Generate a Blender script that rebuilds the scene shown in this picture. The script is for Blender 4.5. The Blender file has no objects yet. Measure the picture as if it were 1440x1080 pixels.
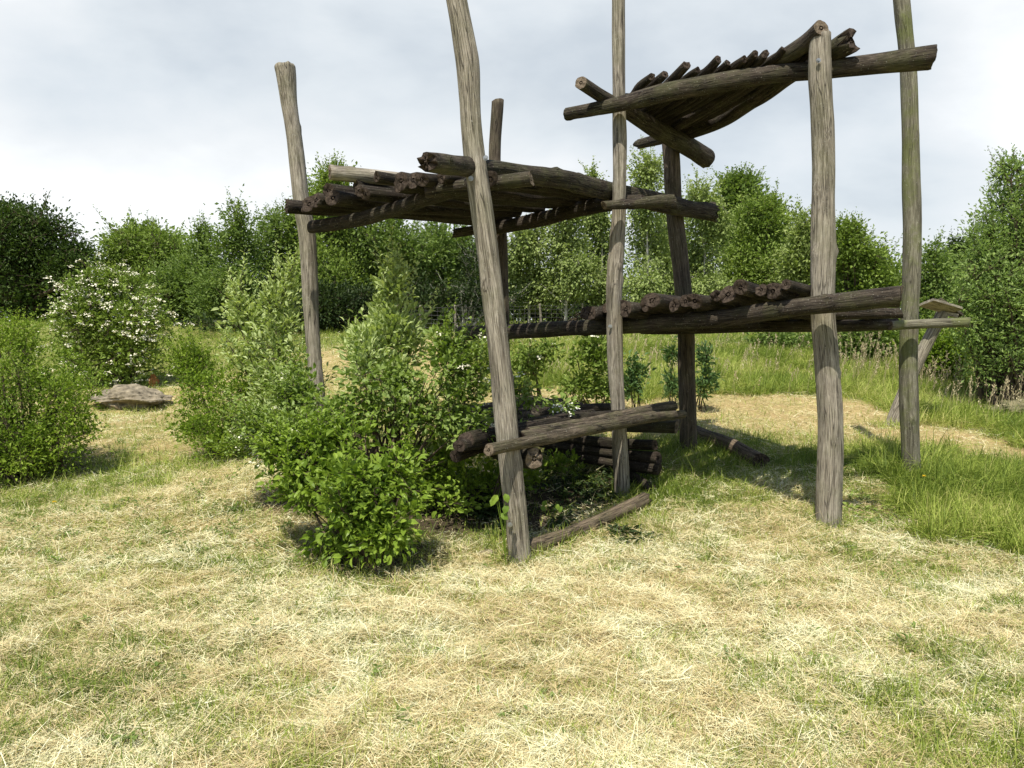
import bpy, math
import numpy as np
rng = np.random.default_rng(11)
scene = bpy.context.scene
COL = scene.collection
CAMZ, FPX, PIT = 1.7, 1165.0, math.atan(70 / 1165.0)
cp, sp = math.cos(PIT), math.sin(PIT)

# ------------------------------------------------------------ measuring helpers
def P(px, py, Y):
    """point of the place at distance Y that was measured at (px, py) in the photograph"""
    u, v = px - 720.0, 540.0 - py
    d = np.array([u, v * sp + FPX * cp, v * cp - FPX * sp])
    return np.array([0, 0, CAMZ]) + d * (Y / d[1])
def M(w, Y): return w * Y / (FPX * cp)

def hash_lattice(seed): return np.random.default_rng(seed).random((256, 256))
_L = [hash_lattice(s) for s in range(6)]
def vnoise(x, y, k=0):
    x = np.asarray(x, float); y = np.asarray(y, float)
    xi = np.floor(x).astype(int); yi = np.floor(y).astype(int)
    fx = x - xi; fy = y - yi
    fx = fx * fx * (3 - 2 * fx); fy = fy * fy * (3 - 2 * fy)
    L = _L[k]
    a = L[xi & 255, yi & 255]; b = L[(xi + 1) & 255, yi & 255]
    c = L[xi & 255, (yi + 1) & 255]; d = L[(xi + 1) & 255, (yi + 1) & 255]
    return (a * (1 - fx) + b * fx) * (1 - fy) + (c * (1 - fx) + d * fx) * fy
def fbm(x, y, k=0, o=3):
    s = 0; a = .5; t = 0
    for i in range(o):
        s = s + a * vnoise(x * 2 ** i + 17 * i, y * 2 ** i + 5 * i, (k + i) % 6); t += a; a *= .5
    return s / t

def base_h(Y): return np.interp(Y, [0, 6, 8, 12, 20, 28, 45, 90], [0, 0, .08, .45, 1.4, 2.0, 2.4, 2.6])
CT = []
for px, py, d in [(731,790,6.2),(1165,742,7.3),(875,697,8.2),(968,624,9.5),(1282,674,8.6),(1068,660,9),(1250,597,11.5),
                  (1050,572,12.5),(1440,587,13),(1440,655,9.5),(1440,790,6.2),(1130,503,18),(900,482,20),(700,480,20),(560,490,18),
                  (620,464,26),(300,622,10.5),(150,602,12),(200,575,14.5),(230,532,18),(60,668,9.3),(0,685,9),(400,642,9.5),(150,537,19),
                  (0,500,22),(450,640,8.4),(1340,545,16),(1200,520,17),(760,565,12),(1300,600,11.2)]:
    p = P(px, py, d); CT.append(p)
for x in range(-9, 10, 3): CT.append((x, 4.5, 0)); CT.append((x, 2, 0))
for x in range(-40, 41, 10): CT.append((x, 32, base_h(32))); CT.append((x, 45, base_h(45)))
CT = np.array(CT)
def ground(x, y, bumps=True):
    x = np.asarray(x, float); y = np.asarray(y, float)
    sh = x.shape; X = x.ravel(); Y = y.ravel(); out = np.empty(X.size)
    res = CT[:, 2] - base_h(CT[:, 1])
    for s in range(0, X.size, 60000):
        dx = X[s:s+60000, None] - CT[None, :, 0]; dy = Y[s:s+60000, None] - CT[None, :, 1]
        w = 1.0 / ((dx * dx + dy * dy + .5) ** 1.6)
        out[s:s+60000] = (w * res).sum(1) / (w.sum(1) + .0008) + base_h(Y[s:s+60000])
    if bumps:
        out = out + .05 * (fbm(X * .9, Y * .9, 1) - .5) + .035 * (vnoise(X * 3.1, Y * 3.1, 2) - .5)
    return out.reshape(sh)
def G(x, y): return float(ground(np.array([x]), np.array([y]))[0])
def W(px, py):
    """where the line of sight measured at (px, py) meets the ground"""
    Ys = np.linspace(2, 45, 2000); u, v = px - 720.0, 540.0 - py
    d = np.array([u, v * sp + FPX * cp, v * cp - FPX * sp]) / (v * sp + FPX * cp)
    g = ground(d[0] * Ys, Ys, False)
    k = np.argmax(CAMZ + d[2] * Ys < g)
    if k == 0: k = 1999
    return d[0] * Ys[k], Ys[k]

# ------------------------------------------------------------ mesh helpers
def np_mesh(name, V, faces, mats, attrs=None, midx=None, smooth=False):
    me = bpy.data.meshes.new(name)
    V = np.ascontiguousarray(V, dtype=np.float32).reshape(-1, 3)
    me.vertices.add(len(V)); me.vertices.foreach_set('co', V.ravel())
    loops = np.concatenate([f.ravel() for f in faces]).astype(np.int32)
    tot = np.concatenate([np.full(len(f), f.shape[1], np.int32) for f in faces])
    st = np.concatenate([[0], np.cumsum(tot)[:-1]]).astype(np.int32)
    me.loops.add(len(loops)); me.loops.foreach_set('vertex_index', loops)
    me.polygons.add(len(tot)); me.polygons.foreach_set('loop_start', st); me.polygons.foreach_set('loop_total', tot)
    if midx is not None: me.polygons.foreach_set('material_index', np.asarray(midx, np.int32))
    me.polygons.foreach_set('use_smooth', np.full(len(tot), smooth))
    for k, (ty, arr) in (attrs or {}).items():
        a = me.attributes.new(k, ty, 'POINT')
        a.data.foreach_set('vector' if ty == 'FLOAT_VECTOR' else 'value', np.ascontiguousarray(arr, np.float32).ravel())
    for m in mats: me.materials.append(m)
    me.update(calc_edges=True)
    return me
def link(name, me, parent=None, loc=None, label=None, cat=None, group=None, kind=None):
    o = bpy.data.objects.new(name, me); COL.objects.link(o)
    if parent is not None: o.parent = parent
    if loc is not None: o.location = tuple(float(c) for c in loc)
    if label: o['label'] = label
    if cat: o['category'] = cat
    if group: o['group'] = group
    if kind: o['kind'] = kind
    return o
def empty(name, loc, label, cat, group=None):
    o = link(name, None, None, loc, label, cat, group); o.empty_display_size = .2; return o
def unit(v): return v / np.maximum(np.linalg.norm(v, axis=-1, keepdims=True), 1e-9)

def batch_tubes(Pt, R, m=5, off=0):
    """n tubes of k points: Pt (n,k,3), R (n,k)"""
    n, k, _ = Pt.shape
    T = unit(np.gradient(Pt, axis=1)); a = np.array([.83, .11, .54])
    a2 = np.where(np.abs(T @ a)[..., None] > .93, np.array([0, 1., 0]), a)
    U = unit(np.cross(T, a2)); Vv = np.cross(T, U)
    th = np.arange(m) * 2 * math.pi / m
    ring = Pt[:, :, None] + R[:, :, None, None] * (np.cos(th)[None, None, :, None] * U[:, :, None] + np.sin(th)[None, None, :, None] * Vv[:, :, None])
    idx = np.arange(n * k * m).reshape(n, k, m) + off
    A = idx[:, :-1]; B = idx[:, 1:]
    f = np.stack([A, np.roll(A, -1, 2), np.roll(B, -1, 2), B], -1).reshape(-1, 4)
    return ring.reshape(-1, 3), f

def catmull(pts, n):
    p = np.asarray(pts, float)
    p = np.vstack([2 * p[0] - p[1], p, 2 * p[-1] - p[-2]])
    segs = len(p) - 3; t = np.linspace(0, segs - 1e-6, n); i = t.astype(int); f = (t - i)[:, None]
    p0, p1, p2, p3 = p[i], p[i+1], p[i+2], p[i+3]
    return .5 * ((2*p1) + (-p0+p2)*f + (2*p0-5*p1+4*p2-p3)*f*f + (-p0+3*p1-3*p2+p3)*f**3)

# ------------------------------------------------------------ materials
def newmat(name):
    m = bpy.data.materials.new(name); m.use_nodes = True
    nt = m.node_tree; nt.nodes.clear(); return m, nt
class NB:
    def __init__(s, nt): s.nt = nt
    def n(s, t, **kw):
        nd = s.nt.nodes.new(t)
        for k, v in kw.items():
            if k.startswith('i_'):
                nd.inputs[k[2:].replace('_', ' ')].default_value = v
            else: setattr(nd, k, v)
        return nd
    def l(s, a, b): s.nt.links.new(a, b)
    def mix(s, fac, a, b, mode='MIX'):
        nd = s.nt.nodes.new('ShaderNodeMix'); nd.data_type = 'RGBA'; nd.blend_type = mode
        for sock, v in ((nd.inputs[0], fac), (nd.inputs[6], a), (nd.inputs[7], b)):
            if isinstance(v, (int, float)): sock.default_value = v
            elif isinstance(v, tuple): sock.default_value = v if len(v) == 4 else v + (1,)
            else: s.l(v, sock)
        return nd.outputs[2]
    def ramp(s, fac, stops, interp='LINEAR'):
        nd = s.nt.nodes.new('ShaderNodeValToRGB'); nd.color_ramp.interpolation = interp
        e = nd.color_ramp.elements
        while len(e) < len(stops): e.new(.5)
        for el, (p, c) in zip(e, stops):
            el.position = p
            el.color = (c, c, c, 1) if isinstance(c, (int, float)) else tuple(c) + (1,)
        s.l(fac, nd.inputs[0]); return nd.outputs[0]
    def math(s, op, a, b=None):
        nd = s.nt.nodes.new('ShaderNodeMath'); nd.operation = op
        for i, v in enumerate((a, b)):
            if v is None: continue
            if isinstance(v, (int, float)): nd.inputs[i].default_value = v
            else: s.l(v, nd.inputs[i])
        return nd.outputs[0]

def wood_mat(name, light, mid, dark, algae=.3, lichen=.3, crack=.8, algae_col=(.10, .115, .04), bump=.6):
    m, nt = newmat(name); b = NB(nt)
    at = b.n('ShaderNodeAttribute', attribute_name='logco')
    mp = b.n('ShaderNodeMapping'); mp.inputs['Scale'].default_value = (1, 1, .05); b.l(at.outputs['Vector'], mp.inputs[0])
    fib = b.n('ShaderNodeTexNoise', i_Scale=170.0, i_Detail=7.0, i_Roughness=.65); b.l(mp.outputs[0], fib.inputs['Vector'])
    mp2 = b.n('ShaderNodeMapping'); mp2.inputs['Scale'].default_value = (1, 1, .035); b.l(at.outputs['Vector'], mp2.inputs[0])
    vor = b.n('ShaderNodeTexVoronoi', feature='DISTANCE_TO_EDGE', i_Scale=52.0); b.l(mp2.outputs[0], vor.inputs['Vector'])
    mp3 = b.n('ShaderNodeMapping'); mp3.inputs['Scale'].default_value = (1, 1, .45); b.l(at.outputs['Vector'], mp3.inputs[0])
    big = b.n('ShaderNodeTexNoise', i_Scale=7.0, i_Detail=5.0, i_Roughness=.6); b.l(mp3.outputs[0], big.inputs['Vector'])
    spot = b.n('ShaderNodeTexNoise', i_Scale=75.0, i_Detail=3.0, i_Roughness=.6); b.l(at.outputs['Vector'], spot.inputs['Vector'])
    c = b.ramp(fib.outputs[0], [(.34, dark), (.47, mid), (.61, light)])
    c = b.mix(b.ramp(big.outputs[0], [(.36, 0.0), (.62, .6)]), c, mid)
    bigd = b.n('ShaderNodeTexNoise', i_Scale=32.0, i_Detail=6.0, i_Roughness=.7); b.l(mp.outputs[0], bigd.inputs['Vector'])
    c = b.mix(b.ramp(bigd.outputs[0], [(.47, 0.0), (.62, .8)]), c, dark)
    big2 = b.n('ShaderNodeTexNoise', i_Scale=3.3, i_Detail=4.0, i_Roughness=.7); b.l(at.outputs['Vector'], big2.inputs['Vector'])
    af = b.math('MULTIPLY', b.ramp(big2.outputs[0], [(.45, 0.0), (.62, 1.0)]), algae)
    c = b.mix(af, c, algae_col)
    cr = b.ramp(vor.outputs[0], [(.0, 1.0), (.07, 0.0)])
    crm = b.math('MULTIPLY', cr, b.math('MULTIPLY', b.ramp(big.outputs[0], [(.42, .0), (.56, 1.0)]), crack))
    c = b.mix(crm, c, tuple(x * .35 for x in dark))
    lf = b.math('MULTIPLY', b.ramp(spot.outputs[0], [(.64, 0.0), (.70, 1.0)]), lichen)
    c = b.mix(lf, c, (.42, .42, .36))
    bs = b.n('ShaderNodeBsdfPrincipled', i_Roughness=.88); bs.inputs['Specular IOR Level'].default_value = .22
    b.l(c, bs.inputs['Base Color'])
    h = b.math('SUBTRACT', b.math('ADD', fib.outputs[0], b.math('MULTIPLY', big.outputs[0], .5)), b.math('MULTIPLY', crm, .7))
    bp = b.n('ShaderNodeBump', i_Strength=bump, i_Distance=.012); b.l(h, bp.inputs['Height']); b.l(bp.outputs[0], bs.inputs['Normal'])
    o = b.n('ShaderNodeOutputMaterial'); b.l(bs.outputs[0], o.inputs[0]); return m
def end_mat(name, c1, c2):
    m, nt = newmat(name); b = NB(nt)
    at = b.n('ShaderNodeAttribute', attribute_name='logco')
    mp = b.n('ShaderNodeMapping'); mp.inputs['Scale'].default_value = (1, 1, 0); b.l(at.outputs['Vector'], mp.inputs[0])
    ln = b.n('ShaderNodeVectorMath', operation='LENGTH'); b.l(mp.outputs[0], ln.inputs[0])
    nz = b.n('ShaderNodeTexNoise', i_Scale=45.0, i_Detail=6.0); b.l(at.outputs['Vector'], nz.inputs['Vector'])
    r = b.math('SINE', b.math('ADD', b.math('MULTIPLY', ln.outputs['Value'], 620.0), b.math('MULTIPLY', nz.outputs[0], 9.0)))
    f = b.math('ADD', b.math('MULTIPLY', r, .07), nz.outputs[0])
    c = b.ramp(f, [(.28, tuple(x * .35 for x in c2)), (.42, c2), (.72, c1)])
    bs = b.n('ShaderNodeBsdfPrincipled', i_Roughness=.92); bs.inputs['Specular IOR Level'].default_value = .15
    b.l(c, bs.inputs['Base Color'])
    bp = b.n('ShaderNodeBump', i_Strength=.8, i_Distance=.01); b.l(f, bp.inputs['Height']); b.l(bp.outputs[0], bs.inputs['Normal'])
    o = b.n('ShaderNodeOutputMaterial'); b.l(bs.outputs[0], o.inputs[0]); return m
W_POST = wood_mat('weathered_post_wood', (.45, .415, .345), (.275, .245, .195), (.075, .063, .048), .25, .6, .9)
W_POSTG = wood_mat('mossy_post_wood', (.27, .26, .195), (.17, .16, .115), (.055, .05, .035), .75, .6, .7, (.13, .15, .05))
W_POSTD = wood_mat('brown_post_wood', (.17, .14, .105), (.09, .072, .052), (.028, .022, .016), .15, .3, .9)
W_BEAM = wood_mat('old_beam_wood', (.125, .104, .08), (.045, .036, .027), (.011, .008, .006), .3, .5, 1.0, bump=.9)
W_LOW = wood_mat('pale_log_wood', (.20, .165, .12), (.085, .068, .048), (.018, .014, .009), .3, .6, 1.0, bump=.9)  # paler version of the beam wood for low platform logs
W_DECK = wood_mat('dark_deck_wood', (.085, .068, .053), (.030, .023, .017), (.009, .007, .005), .2, .45, 1.0, (.06, .065, .025), bump=1.0)
W_GND = wood_mat('ground_log_wood', (.24, .19, .13), (.13, .10, .07), (.035, .026, .018), .2, .4, 1.0, bump=.9)
E_LIGHT = end_mat('pale_end_grain', (.21, .17, .125), (.11, .086, .06))
E_DARK = end_mat('dark_end_grain', (.085, .066, .05), (.035, .026, .02))

def leaf_mat(name, c1, c2, c3, back=None, trans=.32, rough=.55, spec=.22, haze=0):
    m, nt = newmat(name); b = NB(nt)
    at = b.n('ShaderNodeAttribute', attribute_name='rnd')
    tc = b.n('ShaderNodeTexCoord')
    nz = b.n('ShaderNodeTexNoise', i_Scale=1.3, i_Detail=3.0); b.l(tc.outputs['Object'], nz.inputs['Vector'])
    f = b.math('ADD', b.math('MULTIPLY', at.outputs['Fac'], .75), b.math('MULTIPLY', b.math('SUBTRACT', nz.outputs[0], .38), .9))
    c = b.ramp(f, [(.08, c1), (.5, c2), (.95, c3)])
    if back:
        ge = b.n('ShaderNodeNewGeometry'); c = b.mix(ge.outputs['Backfacing'], c, back)
    bs = b.n('ShaderNodeBsdfPrincipled', i_Roughness=rough); bs.inputs['Specular IOR Level'].default_value = spec
    b.l(c, bs.inputs['Base Color'])
    tr = b.n('ShaderNodeBsdfTranslucent'); b.l(b.mix(1.0, c, (1.15, 1.25, .6), 'MULTIPLY'), tr.inputs[0])
    mx = b.n('ShaderNodeMixShader'); mx.inputs[0].default_value = trans
    b.l(bs.outputs[0], mx.inputs[1]); b.l(tr.outputs[0], mx.inputs[2])
    o = b.n('ShaderNodeOutputMaterial'); b.l(mx.outputs[0], o.inputs[0]); return m
LF_MID = leaf_mat('mid_green_leaf', (.10, .17, .020), (.18, .27, .034), (.28, .38, .055), rough=.42)
LF_DOG = leaf_mat('dogwood_leaf', (.10, .165, .024), (.19, .28, .045), (.32, .41, .10), back=(.20, .28, .07), rough=.45)
LF_SIL = leaf_mat('silvery_leaf', (.20, .27, .08), (.36, .44, .15), (.60, .66, .30), back=(.42, .50, .22), rough=.5)
LF_YEL = leaf_mat('yellow_green_leaf', (.095, .165, .018), (.18, .27, .030), (.32, .41, .06))
LF_OAK = leaf_mat('dark_oak_leaf', (.032, .060, .013), (.058, .098, .020), (.10, .15, .034), trans=.2)
LF_TREE = leaf_mat('tree_green_leaf', (.095, .15, .036), (.16, .235, .058), (.26, .34, .10), trans=.36)
LF_LITE = leaf_mat('light_tree_leaf', (.12, .18, .034), (.19, .27, .054), (.29, .37, .09), trans=.3)
LF_BIR = leaf_mat('birch_leaf', (.15, .20, .06), (.25, .32, .10), (.37, .43, .17), trans=.32)
LF_WIL = leaf_mat('willow_leaf', (.13, .20, .05), (.23, .33, .085), (.38, .47, .17), back=(.24, .33, .12), trans=.36)
LF_FLB = leaf_mat('elder_leaf', (.10, .16, .024), (.17, .25, .04), (.28, .36, .08), trans=.25)
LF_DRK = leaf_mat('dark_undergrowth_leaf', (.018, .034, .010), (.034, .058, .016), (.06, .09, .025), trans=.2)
LF_BLU = leaf_mat('bluish_green_leaf', (.07, .13, .045), (.11, .19, .065), (.18, .28, .09), trans=.25)
def plain(name, col, rough=.8, var=.25, scale=9.0, metal=0, bump=0):
    m, nt = newmat(name); b = NB(nt)
    tc = b.n('ShaderNodeTexCoord'); nz = b.n('ShaderNodeTexNoise', i_Scale=scale, i_Detail=6.0); b.l(tc.outputs['Object'], nz.inputs['Vector'])
    c = b.ramp(nz.outputs[0], [(.3, tuple(x * (1 - var) for x in col)), (.7, tuple(min(1, x * (1 + var)) for x in col))])
    bs = b.n('ShaderNodeBsdfPrincipled', i_Roughness=rough, i_Metallic=metal); bs.inputs['Specular IOR Level'].default_value = .25
    b.l(c, bs.inputs['Base Color'])
    if bump:
        bp = b.n('ShaderNodeBump', i_Strength=1.0, i_Distance=bump); b.l(nz.outputs[0], bp.inputs['Height']); b.l(bp.outputs[0], bs.inputs['Normal'])
    o = b.n('ShaderNodeOutputMaterial'); b.l(bs.outputs[0], o.inputs[0]); return m
BARK = plain('brown_bark', (.085, .065, .045), .9, .4, 20)
BARK_W = plain('birch_bark', (.42, .40, .35), .8, .35, 12)
FLOWER = plain('cream_petals', (.80, .78, .62), .7, .1, 30)
FLOWER_W = plain('white_petals', (.80, .80, .74), .7, .06, 30)

# ------------------------------------------------------------ logs
LOGN = [0]
def make_log(name, pts, dia, mat, emat, parent=None, sides=20, lump=.06, groove=.018, label=None, taper_end=0, jag=.05, knots=2, origin=None, cat=None, group=None, bury=False):
    LOGN[0] += 1; r_ = np.random.default_rng(1000 + LOGN[0])
    pts = np.array(pts, float)
    L = np.linalg.norm(np.diff(pts, axis=0), axis=1).sum()
    n = max(8, int(L / .045))
    c = catmull(pts, n); dd = catmull(np.array([[d, 0, 0] for d in dia], float), n)[:, 0] * .5 if len(dia) > 1 else np.full(n, dia[0] * .5)
    s = np.concatenate([[0], np.cumsum(np.linalg.norm(np.diff(c, axis=0), axis=1))])
    # slight natural wander
    wob = np.stack([np.interp(s, np.linspace(0, L, 5 + int(L * 2)), r_.normal(0, 1, 5 + int(L * 2))) for _ in range(3)], 1)
    c = c + wob * dd[:, None] * .03
    T = unit(np.gradient(c, axis=0))
    a = np.array([0, 0, 1.]) if abs(T[0, 2]) < .8 else np.array([1., 0, 0])
    U = unit(np.cross(T, a)); V = np.cross(T, U)
    th = np.arange(sides) * 2 * math.pi / sides
    ph = r_.uniform(0, 50)
    tt, ss = np.meshgrid(th, s)
    ring = lambda f, k: vnoise(np.cos(tt) * f + ph + 9, np.sin(tt) * f + ss * 2.2 + ph, k)
    R = dd[:, None] * (1 + lump * 2 * (ring(1.2, 0) - .5) + groove * 2 * (vnoise(np.cos(tt) * 4 + ph, np.sin(tt) * 4 + ss * .9, 1) - .5) + .05 * (vnoise(tt * 0 + 3, ss * 5 + ph, 2) - .5))
    # knots: raised bumps
    for _ in range(int(knots * L)):
        k0 = r_.uniform(0, L); t0 = r_.uniform(0, 2 * math.pi); w = r_.uniform(.02, .04)
        dth = (tt - t0 + math.pi) % (2 * math.pi) - math.pi
        R += dd[:, None] * r_.uniform(.12, .28) * np.exp(-((ss - k0) / w) ** 2 - (dth / .32) ** 2)
    # long drying split
    t0 = r_.uniform(0, 2 * math.pi); dth = (tt + .25 * np.sin(ss * 1.5 + ph) - t0 + math.pi) % (2 * math.pi) - math.pi
    R -= dd[:, None] * .13 * np.exp(-(dth / .11) ** 2) * (vnoise(ss * 1.2 + ph, ss * 0 + 1, 3) > .4)
    verts = c[:, None] + R[..., None] * (np.cos(tt)[..., None] * U[:, None] + np.sin(tt)[..., None] * V[:, None])
    # uneven cut ends
    for e, sg in ((0, -1), (n - 1, 1)):
        tl = r_.uniform(-.35, .35, 2)
        off = dd[e] * (tl[0] * np.cos(th) + tl[1] * np.sin(th)) + dd[e] * jag * r_.normal(0, 1, sides)
        verts[e] += sg * T[e] * off[:, None]
    co = np.stack([R * np.cos(tt), R * np.sin(tt), ss + ph * 3], -1)
    idx = np.arange(n * sides).reshape(n, sides)
    A = idx[:-1]; B = idx[1:]
    f = np.stack([A, B, np.roll(B, -1, 1), np.roll(A, -1, 1)], -1).reshape(-1, 4)
    VV = [verts.reshape(-1, 3)]; CO = [co.reshape(-1, 3)]; F4 = [f]; F3 = []; k = n * sides; ncap = 0
    for e, sg in ((0, -1), (n - 1, 1)):
        prev = idx[e]; pv = verts[e]; cc = c[e]
        for q, (fr, push) in enumerate(((.93, .02), (.6, 0), (.28, 0))):
            rv = cc + (pv - cc) * fr if q == 0 else cc + (verts[e] - cc) * fr
            rv = rv + sg * T[e] * (dd[e] * push + dd[e] * jag * .18 * r_.normal(0, 1, sides)[:, None] * (q > 0))
            cur = np.arange(k, k + sides); k += sides; VV.append(rv)
            CO.append(np.stack([R[e] * fr * np.cos(th), R[e] * fr * np.sin(th), np.full(sides, ph + e)], -1))
            q4 = np.stack([prev, cur, np.roll(cur, -1), np.roll(prev, -1)], -1) if sg < 0 else np.stack([prev, np.roll(prev, -1), np.roll(cur, -1), cur], -1)
            q4 = q4[:, ::-1]
            F4.append(q4); ncap += sides; prev = cur
        VV.append((cc - sg * T[e] * 0)[None]); CO.append(np.array([[0, 0, ph + e]]))
        q3 = np.stack([prev, np.roll(prev, -1), np.full(sides, k)], -1)
        if sg < 0: q3 = q3[:, ::-1]
        F3.append(q3); k += 1
    Vall = np.vstack(VV); org = np.asarray(origin if origin is not None else (0, 0, 0), float)
    f4 = np.vstack(F4); f3 = np.vstack(F3)
    mi = np.concatenate([np.zeros(len(f)), np.ones(len(f4) - len(f)), np.ones(len(f3))])
    me = np_mesh(name, Vall - org, [f4, f3], [mat, emat], {'logco': ('FLOAT_VECTOR', np.vstack(CO))}, mi, True)
    return link(name, me, parent, origin if parent is None else None, label, cat, group)

FR = P(900, 700, 7.8); FR[2] = 0
frame = empty('climbing_frame', FR, 'big rustic climbing frame of weathered log posts carrying four log platforms on the mown meadow', 'climbing frame')
def part(name, spec, mat, emat, label=None, org=None, **kw):
    """spec: list of (px, py, distance, width px) measured along the log"""
    pts = [P(a, b, d) for a, b, d, w in spec]; dia = [M(w, d) for a, b, d, w in spec]
    return make_log(name, pts, dia, mat, emat, frame, label=label, origin=FR, **kw)

dA, dB, dC, dD, dE, dF, dG = 6.2, 8.4, 9.6, 8.2, 9.5, 7.3, 8.6
part('post', [(628,-70,dA,30),(642,0,dA,29),(653,60,dA,31),(658,95,dA,32),(662,170,dA,29),(673,260,dA,31),(685,350,dA,31),(701,485,dA,30),(714,620,dA,32),(730,775,dA,32),(736,840,dA,34)], W_POST, E_LIGHT, 'pale leaning post at the front', lump=.05, sides=28)
part('post', [(401,95,dB,28),(403,108,dB,26),(407,145,dB,22),(414,200,dB,21),(425,290,dB,23),(432,340,dB,23),(440,480,dB,21),(447,560,dB,23),(452,670,dB,24)], W_POST, E_LIGHT, 'post with a flared top at the far left', lump=.05)
part('post', [(700,142,dC,17),(696,225,dC,17),(704,330,dC,18),(706,400,dC,17),(708,490,dC,18),(710,610,dC,18)], W_POSTD, E_LIGHT, 'thin short post at the back')
part('post', [(870,-70,dD,18),(870,0,dD,18),(870,130,dD,18),(871,200,dD,19),(871,290,dD,19),(868,340,dD,21),(864,405,dD,22),(865,500,dD,21),(869,575,dD,20),(873,650,dD,22),(876,740,dD,23)], W_POST, E_LIGHT, 'slim tall post in the middle', lump=.06)
part('post', [(941,185,dE,22),(944,220,dE,23),(949,300,dE,23),(960,400,dE,24),(964,470,dE,24),(967,570,dE,24),(969,680,dE,24)], W_POSTD, E_DARK, 'dark brown post at the back', lump=.04)
part('post', [(1153,52,dF,30),(1154,100,dF,31),(1157,200,dF,30),(1157,360,dF,33),(1158,440,dF,33),(1163,500,dF,33),(1167,600,dF,33),(1166,690,dF,34),(1165,810,dF,35)], W_POST, E_LIGHT, 'thick pale post at the front right', lump=.05, sides=28)
part('post', [(1262,-70,dG,22),(1268,0,dG,22),(1277,100,dG,22),(1281,220,dG,23),(1283,360,dG,24),(1279,450,dG,23),(1277,530,dG,25),(1279,600,dG,25),(1282,670,dG,25),(1284,740,dG,26)], W_POSTG, E_LIGHT, 'tall post with yellow green algae at the far right', lump=.05)

# upper left platform (B-A-D-C)
part('beam', [(438,319,8.12,18),(470,315,7.85,18),(517,305,7.55,20),(564,291,7.2,20),(600,279,6.95,21),(656,261,6.52,21),(690,251,6.3,21)], W_DECK, E_DARK, knots=1)  # upper left beams get darker deck wood in place of shade cast on them
part('beam', [(690,322,9.35,18),(760,308,9.0,20),(820,293,8.6,21),(870,285,8.34,20),(905,283,8.2,18)], W_DECK, E_DARK)
part('beam', [(601,228,5.45,28),(622,230,5.65,30),(660,236,6.2,28),(700,238,6.6,26),(750,246,7.13,26),(800,256,7.65,26),(850,267,8.28,25),(900,279,8.8,24),(960,291,9.3,24),(1003,299,9.65,24)], W_BEAM, E_DARK, 'thick knobbly log lying along the platform edge', lump=.15, jag=.3, knots=7, sides=26)
part('beam', [(600,268,6.6,18),(650,262,6.5,19),(700,257,6.42,20),(747,252,6.35,21)], W_BEAM, E_LIGHT)
part('beam', [(849,289,7.98,13),(880,287,8.02,15),(920,284,8.06,19),(950,283,8.1,22)], W_BEAM, E_LIGHT, knots=6, lump=.1)
part('beam', [(637,328,9.3,12),(680,322,9.4,13),(740,315,9.5,13)], W_BEAM, E_LIGHT)
part('deck_log', [(464,242,7.2,21),(510,247,7.35,20),(560,252,7.5,19),(620,257,7.7,17),(700,262,8.0,15)], W_POST, E_LIGHT, 'pale smooth log lying across the platform')
bl, br = P(440, 296, 8.1), P(662, 246, 6.55)
cl, cr = P(655, 312, 9.55), P(850, 272, 8.5)
for i in range(15):
    t = (i + .3) / 15.0; r1 = np.random.default_rng(50 + i)
    f = bl + (br - bl) * t; q = cl + (cr - cl) * (t + r1.normal(0, .01)); d = unit(q - f)
    oh = r1.uniform(.17, .34); zz = r1.normal(.0, .014) + (.06 if i in (4, 6, 9) else 0)
    s0 = f - d * oh + np.array([0, 0, zz]); s1 = q + d * r1.uniform(.05, .3) + np.array([0, 0, zz * .4])
    mid = (s0 + s1) / 2 + np.array([0, 0, r1.normal(0, .018)])
    w = r1.uniform(.095, .15)
    part_ = make_log('deck_log', [s0, mid, s1], [w, w * .92, w * .8], W_DECK, E_DARK, frame, origin=FR, sides=18, lump=.13, jag=.14, knots=3)

# top platform (D-E-F)
part('beam', [(797,160,8.2,17),(830,155,8.12,18),(870,147,8.03,20),(910,137,7.95,24),(950,127,7.87,26),(1030,113,7.72,25),(1100,103,7.6,24),(1155,98,7.5,25),(1200,93,7.4,26),(1260,86,7.3,30),(1311,81,7.2,33)], W_BEAM, E_LIGHT, 'long front log under the tilted top platform', knots=2, sides=24)
part('beam', [(817,116,7.82,18),(850,138,8.12,18),(880,156,8.42,20),(930,186,9.0,24),(965,205,9.4,26),(993,222,9.75,27)], W_BEAM, E_LIGHT)
part('beam', [(898,203,10.0,13),(930,194,9.65,16),(975,182,9.3,22),(1020,164,8.9,24),(1065,136,8.4,24),(1110,106,7.95,23),(1150,84,7.6,25),(1196,58,7.28,34)], W_BEAM, E_DARK, jag=.35, lump=.12)
dl, fr_ = P(868, 138, 8.25), P(1150, 86, 7.5)
el = P(952, 188, 9.35)
ends = [.12, .2, .29, .37, .455, .53, .585, .64, .70, .77, .83, .89, .95]
for i, s in enumerate(ends):
    r1 = np.random.default_rng(80 + i)
    a = dl + (el - dl) * min(1.06, s * 1.12) ; bb = dl + (fr_ - dl) * s
    a = a + np.array([0, 0, .06]); bb = bb + np.array([0, 0, .07]); d = unit(bb - a)
    e = bb + d * (r1.uniform(.14, .26) if s < .8 else .02) + np.array([0, 0, r1.uniform(.0, .05)])
    a = a - d * r1.uniform(.0, .15)
    w = r1.uniform(.068, .10)
    make_log('deck_log', [a, (a + bb) / 2 + np.array([0, 0, r1.normal(-.02, .02)]), bb, e], [w, w, w * .95, w * .8], W_DECK, E_DARK, frame, origin=FR, sides=16, lump=.09, jag=.12)
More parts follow.
